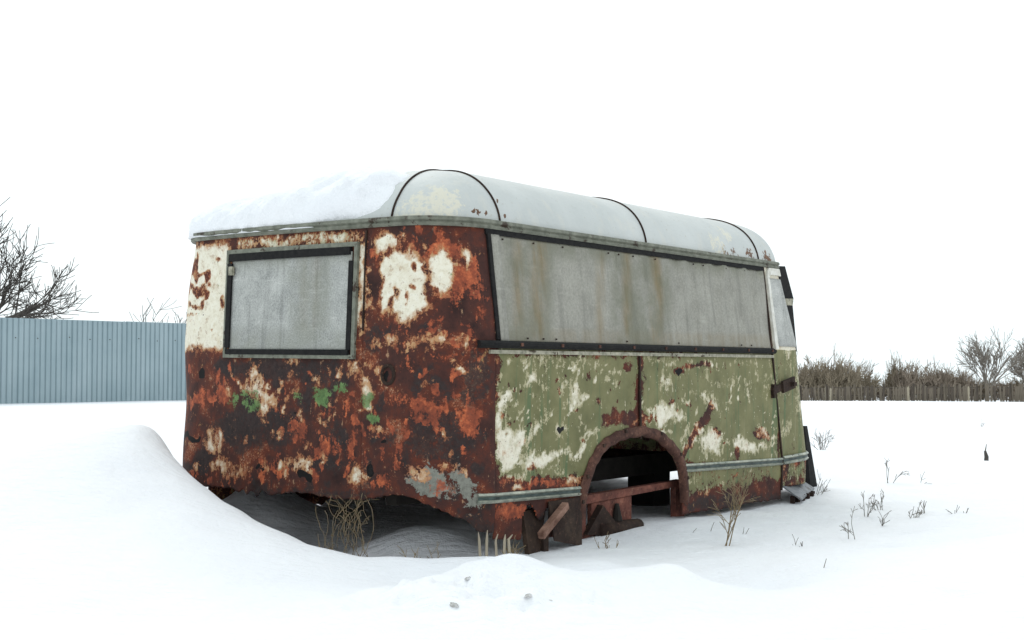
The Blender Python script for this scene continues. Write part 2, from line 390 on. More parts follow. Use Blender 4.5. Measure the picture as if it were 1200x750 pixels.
def lat(x, y, scale, seed):
    g = np.random.default_rng(seed).uniform(-1, 1, (128, 128)); x = x * scale + 500; y = y * scale + 500
    i = np.floor(x).astype(int); j = np.floor(y).astype(int); fx = x - i; fy = y - j; fx = fx * fx * (3 - 2 * fx); fy = fy * fy * (3 - 2 * fy)
    G = lambda a, b: g[a % 128, b % 128]
    return (G(i, j) * (1 - fx) + G(i + 1, j) * fx) * (1 - fy) + (G(i, j + 1) * (1 - fx) + G(i + 1, j + 1) * fx) * fy
def warp(U, Zc, amp=0.022):
    du = amp * (lat(U, Zc, 9, 1) + 0.6 * lat(U, Zc, 21, 2) + 0.4 * lat(U, Zc, 47, 3)); dz = amp * (lat(U, Zc, 9, 4) + 0.6 * lat(U, Zc, 21, 5) + 0.4 * lat(U, Zc, 47, 6))
    return U + du, Zc + dz
def flecks(clusters, U, Zc, seed, k=(0.62, 0.95), elong=(0.5, 2.2), ang0=None, soft=0.045):
    """small irregular chips scattered in clusters (px, py, spread x, spread y, count, radius in m)"""
    r = random.Random(seed); v = np.zeros(U.shape)
    for px, py, sx, sy, n, rad in clusters:
        for _ in range(n):
            cu, cz = uz(px + r.gauss(0, sx * 0.6), py + r.gauss(0, sy * 0.6)); e_ = r.uniform(*elong); ra = rad * r.uniform(0.4, 1.3)
            a = r.uniform(-0.5, 0.5) if ang0 is None else ang0 + r.gauss(0, 0.35); kk = r.uniform(*k)
            m_ = (np.abs(U - cu) < 0.25) & (np.abs(Zc - cz) < 0.25)
            dx, dy = U[m_] - cu, Zc[m_] - cz; x_ = dx * math.cos(a) + dy * math.sin(a); y_ = -dx * math.sin(a) + dy * math.cos(a)
            d = ra - np.hypot(x_ * math.sqrt(e_), y_ / math.sqrt(e_)); v[m_] = np.maximum(v[m_], np.clip(0.5 + d / soft, 0, kk))
    return v
FL_CREAM_R = [(300, 455, 24, 24, 16, 0.022), (255, 520, 10, 28, 10, 0.02), (275, 548, 40, 6, 16, 0.018), (350, 545, 26, 9, 12, 0.02), (420, 555, 15, 12, 9, 0.018), (400, 430, 40, 12, 12, 0.014), (350, 480, 60, 34, 26, 0.014),
              (430, 460, 10, 12, 9, 0.018), (245, 340, 16, 40, 10, 0.016), (530, 420, 30, 20, 10, 0.012), (520, 545, 30, 20, 9, 0.014), (430, 335, 6, 40, 9, 0.014), (345, 283, 60, 5, 20, 0.02), (465, 280, 30, 8, 8, 0.016)]
FL_ORANGE_R = [(245, 460, 22, 24, 11, 0.026), (380, 510, 44, 40, 20, 0.024), (500, 480, 42, 25, 17, 0.028), (550, 500, 12, 34, 9, 0.026), (540, 320, 26, 48, 18, 0.028), (470, 290, 40, 15, 7, 0.024), (510, 396, 60, 8, 13, 0.022),
               (330, 552, 90, 12, 20, 0.024), (450, 520, 60, 50, 20, 0.02), (480, 380, 40, 20, 10, 0.022), (300, 430, 70, 20, 9, 0.018), (520, 430, 40, 20, 8, 0.02)]
FL_DARK_R = [(330, 490, 90, 50, 26, 0.05), (500, 520, 50, 40, 16, 0.045), (520, 440, 40, 30, 14, 0.04), (480, 360, 40, 30, 10, 0.03), (400, 570, 120, 10, 20, 0.03), (560, 600, 60, 12, 12, 0.03)]
FL_CREAM_S = [(605, 510, 22, 45, 34, 0.022), (672, 460, 12, 30, 16, 0.02), (640, 424, 60, 6, 30, 0.016), (780, 492, 30, 26, 30, 0.022), (850, 520, 46, 15, 36, 0.022), (842, 466, 30, 12, 18, 0.02), (880, 440, 34, 22, 26, 0.016), (720, 440, 22, 18, 14, 0.016),
              (800, 428, 60, 8, 20, 0.014), (640, 540, 40, 14, 24, 0.018), (690, 510, 16, 14, 14, 0.016), (905, 500, 10, 40, 14, 0.014), (625, 460, 40, 30, 18, 0.012), (830, 570, 30, 8, 8, 0.014)]
FL_DARK_S = [(700, 470, 80, 40, 16, 0.012), (840, 480, 70, 45, 24, 0.012), (860, 545, 60, 4, 16, 0.018), (640, 560, 60, 5, 16, 0.02), (740, 490, 30, 12, 12, 0.022), (600, 500, 25, 45, 14, 0.011), (800, 440, 60, 12, 8, 0.012)]
# ---- paint and rust patches, outlines read off the photograph (pixels), laid on the wall surface
E_ = ell
CREAM_REAR = [
    [(226, 290), (270, 284), (268, 408), (216, 411), (218, 390), (224, 340)],
    ([(419, 284), (428, 284), (427, 385), (421, 392)], 0.75),
    ([(280, 283), (420, 271), (422, 280), (280, 292)], 0.55),
    [(439, 278), (455, 272), (471, 280), (466, 291), (445, 294)],
    [(449, 302), (460, 294), (484, 295), (498, 303), (500, 330), (499, 358), (488, 366), (478, 374), (465, 375), (455, 365), (443, 369), (446, 340)],
    [(503, 302), (520, 292), (531, 305), (531, 330), (522, 345), (512, 341), (503, 325)],
    E_(544, 302, 4, 11), (E_(252, 518, 8, 17), 0.6), (E_(272, 549, 26, 4), 0.52), (E_(298, 450, 12, 15), 0.58), (E_(310, 470, 5, 17), 0.6),
    (E_(352, 543, 16, 7), 0.55), (E_(418, 556, 8, 8), 0.55), (E_(431, 456, 6, 10), 0.75), (E_(442, 503, 6, 3), 0.6), (E_(420, 430, 5, 10), 0.5),
    (E_(344, 425, 4, 12), 0.5), (E_(490, 400, 40, 4), 0.50), (E_(455, 398, 20, 4), 0.5), (E_(490, 552, 6, 6), 0.55)]
ORANGE = [
    [(498, 288), (525, 273), (541, 283), (536, 306), (552, 298), (566, 318), (560, 335), (545, 345), (525, 352), (504, 342)],
    (E_(447, 352, 8, 25), 0.7), (E_(470, 300, 32, 30), 0.6), E_(515, 371, 8, 9), (E_(490, 325, 12, 40), 0.6),
    [(480, 472), (510, 462), (528, 478), (521, 491), (495, 493), (479, 487)],
    [(537, 475), (549, 461), (560, 480), (568, 500), (561, 516), (545, 517), (539, 497)],
    E_(520, 417, 18, 4, 10, -8), E_(448, 564, 9, 15), E_(418, 560, 10, 10), (E_(236, 465, 8, 14), 0.8), (E_(262, 458, 8, 18), 0.85),
    (E_(349, 505, 14, 18), 0.75), (E_(380, 527, 16, 14), 0.8), (E_(412, 525, 6, 20), 0.85), (E_(300, 548, 45, 9), 0.65), (E_(555, 420, 12, 8), 0.5),
    E_(549, 536, 7, 4), E_(515, 570, 14, 8), (E_(470, 520, 4, 25), 0.6), (E_(505, 395, 55, 5), 0.6), (E_(470, 470, 12, 12), 0.5),
    (E_(330, 470, 8, 20), 0.5), (E_(395, 480, 20, 8), 0.5), (E_(560, 350, 8, 30), 0.55), (E_(474, 425, 8, 12), 0.55), (E_(250, 558, 30, 6), 0.55)]
BRIGHT = [E_(377, 463, 9, 11), E_(397, 452, 9, 5), E_(430, 464, 8, 8), E_(437, 489, 7, 8), (E_(293, 468, 12, 12), 0.55), (E_(272, 470, 6, 8), 0.5), (E_(350, 462, 6, 6), 0.5)]
GREY = [[(485, 547), (500, 541), (519, 555), (528, 575), (512, 581), (490, 575), (477, 566)], (E_(545, 575, 12, 22, 10, -15), 0.7), (E_(537, 555, 8, 14), 0.6)]
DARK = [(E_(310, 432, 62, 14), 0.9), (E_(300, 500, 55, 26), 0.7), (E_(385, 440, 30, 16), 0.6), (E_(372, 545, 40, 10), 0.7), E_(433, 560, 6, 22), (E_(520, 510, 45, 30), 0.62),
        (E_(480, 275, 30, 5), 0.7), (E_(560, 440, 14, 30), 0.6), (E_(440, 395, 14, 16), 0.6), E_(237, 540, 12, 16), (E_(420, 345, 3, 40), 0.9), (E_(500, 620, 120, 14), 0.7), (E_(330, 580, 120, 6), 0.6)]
HOLE = [E_(237, 437, 4, 6), E_(231, 512, 3, 4), E_(447, 522, 5, 3), E_(358, 557, 9, 5, 10, 35), E_(344, 482, 2, 2), E_(455, 439, 4.5, 6.5), E_(657, 504, 4, 3.5), E_(794, 436, 4.5, 4),
        E_(300, 552, 6, 3), E_(434, 548, 4, 10)]
RUST_IN_WHITE = [E_(243, 322, 3, 7), E_(241, 342, 4, 11), E_(236, 356, 3, 5), E_(259, 352, 3, 12), E_(257, 303, 4, 2), E_(230, 372, 2.5, 7), E_(248, 385, 2, 2), E_(246, 330, 2, 2), E_(231, 318, 2, 22),
                 E_(465, 345, 3, 9), E_(484, 337, 6, 6), E_(458, 360, 4, 8), E_(486, 310, 4, 6), E_(476, 352, 2, 8)]
CREAM_SIDE = [
    [(583, 456), (597, 452), (607, 461), (596, 475), (592, 494), (601, 500), (614, 505), (618, 520), (608, 540), (595, 556), (583, 562), (580, 500)],
    [(617, 440), (627, 432), (638, 445), (634, 456), (619, 456)], [(641, 483), (643, 491), (625, 514), (615, 513), (627, 496)],
    [(611, 531), (640, 527), (662, 521), (672, 530), (660, 539), (635, 547), (613, 553)], E_(657, 504, 9, 7), E_(648, 548, 14, 4),
    [(666, 446), (677, 440), (683, 478), (673, 486), (668, 466)], ([(652, 436), (660, 432), (664, 462), (656, 466)], 0.62),
    (E_(600, 559, 12, 8), 0.9), E_(672, 561, 9, 7), [(668, 537), (682, 516), (700, 500), (712, 497), (692, 520), (677, 542)],
    ([(580, 423), (640, 427), (700, 421), (700, 424), (640, 430), (580, 426)], 0.72), (E_(680, 425, 24, 5), 0.62), (E_(640, 421, 20, 4), 0.5),
    [(754, 476), (775, 467), (790, 477), (807, 490), (801, 498), (786, 491), (778, 500), (786, 521), (770, 506), (757, 487)],
    E_(713, 443, 8, 6), (E_(671, 468, 6, 18), 0.8), (E_(779, 448, 8, 12), 0.8), E_(772, 423, 19, 4), [(803, 459), (825, 461), (843, 471), (843, 483), (835, 478), (820, 468)],
    [(822, 506), (834, 500), (848, 512), (843, 528), (850, 540), (835, 536), (824, 531), (818, 518)], [(856, 510), (874, 509), (884, 519), (906, 514), (911, 522), (890, 531), (872, 531), (858, 524)],
    [(886, 496), (895, 501), (913, 515), (906, 518), (890, 508)], (E_(888, 440, 3, 6), 0.8), (E_(850, 448, 18, 5), 0.52), (E_(870, 428, 12, 3), 0.55), (E_(830, 440, 5, 8), 0.5), (E_(800, 520, 6, 12), 0.5),
    (E_(700, 470, 8, 5), 0.45), (E_(900, 450, 5, 14), 0.45), (E_(812, 560, 8, 7), 0.5), (E_(640, 465, 5, 25), 0.5), (E_(905, 425, 4, 9), 0.55), (E_(875, 455, 8, 8), 0.5)]
RUST_SIDE = [
    [(704, 489), (722, 482), (745, 478), (752, 485), (758, 492), (750, 503), (725, 497), (706, 499)], [(746, 414), (753, 414), (753, 490), (746, 490)],
    [(831, 471), (839, 476), (817, 515), (803, 545), (793, 545), (810, 510)], E_(794, 435, 6, 5), E_(838, 510, 5, 10), E_(863, 528, 3.5, 10), E_(736, 427, 5, 4),
    [(575, 561), (690, 556), (690, 600), (575, 600)], (E_(892, 507, 10, 6, 10, 30), 0.9), (E_(806, 475, 3, 4), 0.8), (E_(700, 475, 3, 5), 0.8), (E_(690, 440, 3, 3), 0.8), (E_(860, 545, 60, 3), 0.7),
    (E_(820, 428, 22, 2), 0.7), (E_(610, 520, 5, 4), 0.8), (E_(595, 530, 4, 6), 0.8), (E_(620, 545, 4, 4), 0.7), (E_(785, 472, 3, 3), 0.7), (E_(913, 480, 2, 60), 0.7), (E_(700, 415, 130, 2.5), 0.55)]

def wall_panel(name, u0, u1, z0f, z1, mat, du=0.0125, parent=bus, dent=0.004, thick=0.006, cut=None, label=None, solid=True, off=0.0, groups=('rear', 'side')):
    """a sheet of the wall between u0..u1 from z0f(u) to z1; cut(u,z)->True removes faces"""
    nu = max(2, int(round((u1 - u0) / du)) + 1); us = np.linspace(u0, u1, nu)
    z1a = z1(us) if callable(z1) else np.full(nu, z1); z0a = z0f(us) if callable(z0f) else np.full(nu, z0f)
    nz = max(2, int(round(float(np.max(z1a - z0a)) / du)) + 1)
    t = np.linspace(0, 1, nz)
    U = np.repeat(us[:, None], nz, 1); Zc = z0a[:, None] + (z1a - z0a)[:, None] * t[None]
    bump = dent * (np.sin(U * 5.1 + 1.3) * np.sin(Zc * 6.3 + 0.4) + 0.6 * np.sin(U * 11.7 + Zc * 4.0) * np.sin(Zc * 9.1 + 2.0))
    V = wall(U.ravel(), Zc.ravel(), off + bump.ravel())
    idx = np.arange(nu * nz).reshape(nu, nz)
    q = np.stack([idx[:-1, :-1], idx[1:, :-1], idx[1:, 1:], idx[:-1, 1:]], -1).reshape(-1, 4)
    if cut is not None:
        uc = (U[:-1, :-1] + U[1:, 1:]).ravel() / 2; zc = (Zc[:-1, :-1] + Zc[1:, 1:]).ravel() / 2
        q = q[~cut(uc, zc)]
    o = mesh_obj(name, V, q, mat, parent, True)
    if solid:
        md = o.modifiers.new('thickness', 'SOLIDIFY'); md.thickness = thick; md.offset = -1.0
    if label: o['label'] = label
    return o, U.ravel(), Zc.ravel()
def paint(o, U, Zc, side):
    U0_, Z0_ = U, Zc; U, Zc = warp(U, Zc)
    if side:
        rng_ = random.Random(9); run = np.zeros(U.shape)
        for _ in range(34):                                   # rust runs below the sill strip
            cu = rng_.uniform(U_B + 0.05, LS); ln = rng_.uniform(0.05, 0.30); wd_ = rng_.uniform(0.004, 0.012)
            run = np.maximum(run, np.clip(0.5 + (wd_ - np.abs(U0_ - cu)) / 0.02, 0, 0.75) * np.clip((Z0_ + 0.06 + ln) / 0.08, 0, 1))
        scr = flecks(FL_DARK_S, U, Zc, 41, (0.6, 0.9))
        g = np.ones(U.shape); zt = -0.80
        g = np.minimum(g, np.clip(0.5 + (U - uz(583, 480)[0]) / 0.16, 0, 1))
        g = np.minimum(g, 1 - field(RUST_SIDE, U, Zc, 0.09)); g = np.minimum(g, 1 - 0.9 * scr); g = np.minimum(g, 1 - 0.55 * run)
        low = Zc < -0.79
        g = np.where(low, np.where(U > 1.6, np.clip(0.5 + (Zc + 0.93) / 0.14, 0, 0.62), 0.0), g)
        attr(o, 'green', g); attr(o, 'cream', np.minimum(np.minimum(np.maximum(0.76 * field(CREAM_SIDE, U, Zc, 0.085), flecks(FL_CREAM_S, U, Zc, 42, (0.42, 0.70), (0.7, 5.0), -0.9)), np.where(low, 0.42, 1)), 1 - 0.85 * scr))
        attr(o, 'orange', np.maximum(field([(E_(845, 556, 40, 5), 0.75), (E_(900, 553, 12, 8), 0.7), (E_(600, 600, 30, 8), 0.62), (E_(630, 566, 50, 4), 0.62), (E_(590, 520, 8, 40), 0.5)], U, Zc), 0))
        attr(o, 'grey', field([], U, Zc)); attr(o, 'bright', field([], U, Zc))
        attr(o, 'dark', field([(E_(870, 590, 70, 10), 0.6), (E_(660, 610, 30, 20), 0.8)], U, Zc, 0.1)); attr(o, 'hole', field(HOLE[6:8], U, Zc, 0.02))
    else:
        r = field(RUST_IN_WHITE, U, Zc, 0.03)
        attr(o, 'green', field([([(281, 284), (415, 272), (415, 286), (281, 297)], 0.45)], U, Zc)); attr(o, 'cream', np.minimum(np.maximum(1.0 * field(CREAM_REAR, U, Zc, 0.09), flecks(FL_CREAM_R, U, Zc, 43, (0.40, 0.66))), 1 - 0.72 * r))
        attr(o, 'orange', np.maximum(0.78 * field(ORANGE, U, Zc, 0.10), flecks(FL_ORANGE_R, U, Zc, 44, (0.42, 0.85)))); attr(o, 'grey', field(GREY, U, Zc, 0.10)); attr(o, 'bright', field(BRIGHT, U, Zc, 0.06))
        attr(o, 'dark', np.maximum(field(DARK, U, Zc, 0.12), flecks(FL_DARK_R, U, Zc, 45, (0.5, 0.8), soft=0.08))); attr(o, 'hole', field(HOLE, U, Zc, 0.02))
def wavy(u, s):
    k = np.sin(u * 5.3 + s) * np.sin(u * 2.1 + 2 * s)
    return 0.010 * np.sin(u * 9.1 + s) + 0.018 * np.clip(k, 0, 1) * np.sin(u * 37 + 4 * np.sin(u * 11)) + 0.004 * np.sin(u * 83 + 3 * np.sin(u * 19 + s))

# bottom edges traced from the photograph
bot_px = [(222, 564), (235, 570), (260, 574), (330, 578), (400, 583), (430, 585), (470, 582), (490, 588), (520, 598), (545, 608), (560, 620), (580, 628), (600, 632)]
bq = sorted(uzs(bot_px)); bU = np.array([q[0] for q in bq]); bZ = np.array([q[1] for q in bq])
def bottom_rear(u): return np.interp(u, bU, bZ, left=bZ[0], right=bZ[-1]) + wavy(u, 0.7)
U_A = uz(428, 340)[0]; U_B = uz(576, 340)[0]; U_S = uz(749, 460)[0]
ARC_C = on_y((738, 590)); UA_C = ARC_C[0] - X0
ax0 = on_y((684, 590))[0] - X0; ax1 = on_y((794, 590))[0] - X0
UA_C = (ax0 + ax1) / 2; ARX = (ax1 - ax0) / 2; AZ0 = on_y((738, 596))[2]; ARZ = on_y((738, 511))[2] - AZ0
def in_arch(u, z): return (np.abs((u - UA_C) / ARX) ** 2.3 + np.abs(np.clip(z - AZ0, 0, None) / ARZ) ** 2.3 < 1)
ULC = U_LC - 0.02

o, U, Zc = wall_panel('rear_wall', U_LC, U_A, bottom_rear, ZR, M['body'], dent=0.007); paint(o, U, Zc, False)
o['label'] = 'rear wall of dark red rust with a white painted strip'
o, U, Zc = wall_panel('corner_panel', U_A, U_B, bottom_rear, ZR, M['body'], dent=0.006, off=0.001); paint(o, U, Zc, False)
o['label'] = 'rounded rusty corner with flaking cream patches'
def bottom_side(u):
    b = np.interp(u, [-0.1, 0.25, 0.42, 0.9, 1.4, 1.9, 3.3], [-1.02, -1.05, -1.06, -1.12, -1.08, -1.07, -1.08]); return b + 0.4 * wavy(u, 2.0)
UTEAR0 = uz(612, 612)[0]; UTEAR1 = uz(640, 612)[0]
def cut_side(u, z): return in_arch(u, z) | ((u > UTEAR0) & (u < UTEAR1 + 0.02) & (z < -0.91 + 0.05 * np.sin(u * 30)))
o, U, Zc = wall_panel('side_panel', U_B, U_S, bottom_side, 0.0, M['body'], cut=cut_side); paint(o, U, Zc, True)
o['label'] = 'olive painted panel with large cream scrapes, rear part of the side'
o, U, Zc = wall_panel('side_panel', U_S, LS, bottom_side, 0.0, M['body'], cut=in_arch, off=0.003); paint(o, U, Zc, True)
o['label'] = 'olive painted panel with diagonal rust scar, front part of the side'
# wall strip behind the window boards (frame posts of the real windows)
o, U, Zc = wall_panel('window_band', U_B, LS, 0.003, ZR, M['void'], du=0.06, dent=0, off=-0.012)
# front corner, front, hidden left side
o, U, Zc = wall_panel('front_corner_panel', LS + 0.004, U_F2, -1.0, ZR, M['body'], dent=0.002)
g = np.clip(0.5 + (0.02 - Zc) / 0.12, 0, 0.70); g = np.where(Zc < -0.80, 0.46 + 0.2 * lat(U, Zc, 10, 53), g)
attr(o, 'green', g); attr(o, 'cream', np.where(Zc > 0.0, 0.95, np.where(Zc < -0.8, 0.30, 0.34 + 0.30 * lat(U, Zc, 7, 51))))
attr(o, 'orange', np.where((Zc < -0.8), 0.40 + 0.25 * lat(U, Zc, 12, 52), 0.0))
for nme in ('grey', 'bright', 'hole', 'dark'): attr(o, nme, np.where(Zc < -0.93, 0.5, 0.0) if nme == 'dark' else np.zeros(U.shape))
def plain_attrs(o, n, green=0.5):
    for nme in ('orange', 'grey', 'bright', 'hole', 'dark', 'cream'): attr(o, nme, np.full(n, 0.35 if nme == 'orange' else 0.2))
    attr(o, 'green', np.full(n, green))
o, U, Zc = wall_panel('front_wall', U_F2, U_F4, lambda u: -0.90 + 2 * wavy(u, 5), ZR, M['body'], du=0.04); plain_attrs(o, len(U))
def bottom_left(u):
    x = X0 + LS + FLAT - (u - U_F4)
    return np.full(x.shape, -1.12) + wavy(u, 3)
o, U, Zc = wall_panel('left_wall', U_F4, U_END + 0.0, bottom_left, ZR, M['body'], du=0.04); plain_attrs(o, len(U), 0.2)

# interior floor, and a lower slab added to block light under the tail
PL, _ = outline(np.linspace(U_LC, U_F4 + LS + FLAT - 0.01, 160)); ctr = np.array([1.6, WB / 2])
PL = PL + (ctr - PL) * 0.012
mb = MB(); zf = -0.44
n = len(PL); mb.add([(p[0], p[1], zf) for p in PL] + [(p[0], p[1], zf - 0.03) for p in PL], [tuple(range(n)), tuple(reversed(range(n, 2 * n)))] + [(i, n + i, n + (i + 1) % n, (i + 1) % n) for i in range(n)])
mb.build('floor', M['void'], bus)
mb = MB(); mb.box((0.38, WB / 2, -0.70), 0.68, WB - 0.24, 0.05); mb.box((-0.12, WB / 2, -0.70), 0.31, WB - 0.84, 0.048); mb.build('tail_light_block', M['void'], bus)

def sstep(a, b, x): t = np.clip((x - a) / (b - a), 0, 1); return t * t * (3 - 2 * t)
# ---- ribbons running on the wall surface
def ribbon(name, path, width, off0, off1, mat, parent=bus, sub=24, ribs=None, smooth=False, taper=None):
    p = np.array(path, float)
    t = np.linspace(0, 1, len(p)); tt = np.linspace(0, 1, sub)
    u = np.interp(tt, t, p[:, 0]); z = np.interp(tt, t, p[:, 1])
    du = np.gradient(u); dz = np.gradient(z); L = np.hypot(du, dz) + 1e-9; pu, pz = -dz / L, du / L
    prof = ribs or [(-0.5, off0), (-0.5, off1), (0.5, off1), (0.5, off0)]
    cols = []
    for k, off in prof: cols.append(wall(u + pu * k * width, z + pz * k * width, off))
    m = len(prof); V = np.stack(cols, 1).reshape(-1, 3); f = []
    for i in range(sub - 1):
        for k in range(m):
            f.append((i * m + k, i * m + (k + 1) % m, (i + 1) * m + (k + 1) % m, (i + 1) * m + k))
    f.append(tuple(range(m))[::-1]); f.append(tuple((sub - 1) * m + k for k in range(m)))
    return mesh_obj(name, V, f, mat, parent, smooth)
# drip rail all round the roof edge, profile with a gutter lip
ur = np.linspace(U_LC - 0.0, U_END, 420)
def rail_z(u): return ZR + 0.0 * u
ribbon('drip_rail', [(U_LC, ZR + 0.008), (U_END, ZR + 0.008)], 0.05, 0, 0, M['olive_rail'], sub=520,
       ribs=[(-0.5, -0.02), (-0.52, 0.016), (-0.30, 0.026), (-0.05, 0.018), (0.1, 0.03), (0.42, 0.030), (0.5, 0.018), (0.5, -0.03)], smooth=False)
# black gasket strip that also paints the shadow line under the rail
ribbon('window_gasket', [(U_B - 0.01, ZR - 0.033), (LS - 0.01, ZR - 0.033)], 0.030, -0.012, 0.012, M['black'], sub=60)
ribbon('window_gasket', [(U_B + 0.012, ZR - 0.04), (U_B + 0.012, 0.02)], 0.026, -0.01, 0.014, M['black'], sub=30)
# side window boarded with zinc sheet
def board(name, u0, u1, z0, z1, mat, off, du, wav, stain=None, grime=None, label=None):
    nu = int((u1 - u0) / du) + 2; nz = int((z1 - z0) / du) + 2
    us = np.linspace(u0, u1, nu); zs = np.linspace(z0, z1, nz); U, Zc = np.meshgrid(us, zs, indexing='ij')
    b = wav * (0.4 + 1.6 * sstep(0.8, 2.4, U)) * (np.sin(U * 23 + 1.4 * np.sin(Zc * 7)) * 0.5 + np.sin(U * 41 + 2 * np.sin(Zc * 5 + U * 3)) * 0.4 + np.sin(Zc * 13 + U * 5) * 0.3) * (0.35 + 0.65 * np.clip((U - 0.9) / 1.2, 0, 1))
    V = wall(U.ravel(), Zc.ravel(), off + b.ravel())
    idx = np.arange(nu * nz).reshape(nu, nz)
    q = np.stack([idx[:-1, :-1], idx[1:, :-1], idx[1:, 1:], idx[:-1, 1:]], -1).reshape(-1, 4)
    o = mesh_obj(name, V, q, mat, bus, True)
    md = o.modifiers.new('thickness', 'SOLIDIFY'); md.thickness = 0.004; md.offset = -1
    attr(o, 'stain', field(stain or [], U.ravel(), Zc.ravel(), 0.10)); attr(o, 'grime', field(grime or [], U.ravel(), Zc.ravel(), 0.16))
    if label: o['label'] = label
    return o
u_s0 = uz(588, 340)[0]
stains = [[(763, 298), (770, 298), (775, 350), (772, 402), (762, 402), (765, 350)], ([(731, 295), (737, 295), (737, 390), (731, 395)], 0.8), ([(604, 283), (609, 283), (610, 380), (604, 380)], 0.7),
          ([(622, 283), (640, 284), (636, 395), (624, 395)], 0.75), ([(700, 300), (704, 300), (704, 400), (700, 400)], 0.5), ([(600, 392), (905, 399), (905, 408), (600, 402)], 0.3)]
grimes = [([(596, 280), (645, 285), (640, 400), (596, 400)], 0.5), ([(720, 295), (785, 300), (780, 405), (720, 403)], 0.55), ([(590, 280), (905, 316), (905, 322), (590, 288)], 0.7)]
wbo = board('window_board', u_s0, LS - 0.012, 0.004, ZR - 0.045, M['zinc'], 0.006, 0.02, 0.0042, stains, grimes, 'long weathered grey sheet nailed over the side windows')
board('board_strip', U_B + 0.028, u_s0 + 0.012, 0.004, ZR - 0.045, M['zinc'], 0.012, 0.03, 0.0015, [], [], 'narrow overlapping strip of sheet at the window end')
for k in range(22):
    for zz in (0.03, ZR - 0.066):
        if rnd.random() < 0.3:
            mb = MB(); mb.box(wall(u_s0 + 0.03 + k * 0.145 + rnd.uniform(-0.03, 0.03), zz, 0.012), 0.009, 0.006, 0.009); mb.build('nail', M['darkrust'], wbo)
# sill bar and strips below
us0 = uz(560, 402)[0]
ribbon('sill_bar', [(us0, -0.006), (LS + 0.0, -0.006)], 0.040, -0.005, 0.045, M['black'], sub=40, ribs=[(-0.5, 0), (-0.5, 0.03), (-0.15, 0.045), (0.2, 0.045), (0.5, 0.02), (0.5, 0)])
ribbon('sill_strip', [(us0 + 0.07, -0.045), (LS, -0.045)], 0.020, 0, 0.020, M['pale_trim'], sub=40)
mbn = 0
sill = [o for o in bus.children if o.name.startswith('sill_bar')][0]
for k in range(9):
    u = 0.12 + k * 0.37; p = wall(u, -0.005, 0.047); mb = MB(); mb.box(p, 0.018, 0.008, 0.018); mb.build('bolt', M['rust'], sill)
# mouldings
def moulding(name, path, wd=0.052):
    ribbon(name, path, wd, 0, 0, M['trim'], sub=30, ribs=[(-0.5, 0), (-0.5, 0.014), (-0.30, 0.024), (-0.16, 0.012), (0.16, 0.012), (0.30, 0.024), (0.5, 0.014), (0.5, 0)], parent=bus)
    ribbon('trim_groove', path, wd * 0.30, 0.010, 0.0145, M['groove'], parent=bpy.data.objects[COL.objects[-1].name], sub=30)
zt = -0.775
tl = [uz(559, 585), uz(678, 575)]; tr = [uz(797, 549), uz(919, 540)]
moulding('trim_moulding', [(tl[0][0], tl[0][1]), (tl[1][0], tl[1][1])])
moulding('trim_moulding', [(tr[0][0], tr[0][1]), (LS - 0.01, tr[1][1])])
moulding('trim_moulding', [(LS + 0.015, tr[1][1] + 0.005), (U_F1 + 0.25, tr[1][1] + 0.02)], 0.06)
# seams
ribbon('panel_seam', [(U_S, -0.06), (U_S + 0.004, -0.56)], 0.014, 0, 0.010, M['darkrust'], sub=20)
ribbon('panel_seam', [(LS + 0.0, -1.02), (LS + 0.0, ZR - 0.02)], 0.014, 0, 0.012, M['darkrust'], sub=40)
ribbon('panel_seam', [(U_A, ZR - 0.03), (U_A, 0.06)], 0.008, 0, 0.008, M['darkrust'], sub=20)
# wheel arch ring
th = np.linspace(-0.05, math.pi + 0.05, 60); e = 2 / 2.3
def sp(v, p): return np.sign(v) * np.abs(v) ** p
rings = []
for k, off in ((0.985, -0.012), (0.985, 0.016), (1.03, 0.030), (1.105, 0.020), (1.115, 0.004)):
    uu = UA_C + ARX * k * sp(np.cos(th), e); zz = AZ0 + ARZ * (1 + (k - 1) * 1.1) * sp(np.sin(th), e)
    zz = np.where(zz < AZ0, AZ0 - 0.01, zz); uu = uu + 0.004 * np.sin(th * 9 + k * 3); zz = zz + 0.004 * np.sin(th * 13 + 2 * np.sin(th * 5)) + 0.004 * np.sin(th * 31)
    rings.append(wall(uu, zz, off))
Vr = np.stack(rings, 1).reshape(-1, 3); m5 = 5
fr = [(i * m5 + k, i * m5 + k + 1, (i + 1) * m5 + k + 1, (i + 1) * m5 + k) for i in range(59) for k in range(4)]
o = mesh_obj('wheel_arch', Vr, fr, M['rust'], bus, True); o['label'] = 'rusty rim around the empty wheel arch'; archo = o
for a in (0.25, 0.62, 1.15, 1.75, 2.2, 2.7, 3.0):
    p = wall(UA_C + ARX * 1.08 * sp(np.array(math.cos(a)), e), AZ0 + ARZ * 1.09 * sp(np.array(math.sin(a)), e), 0.024); mb = MB(); mb.box(p, 0.02, 0.01, 0.02); mb.build('bolt', M['darkrust'], archo)

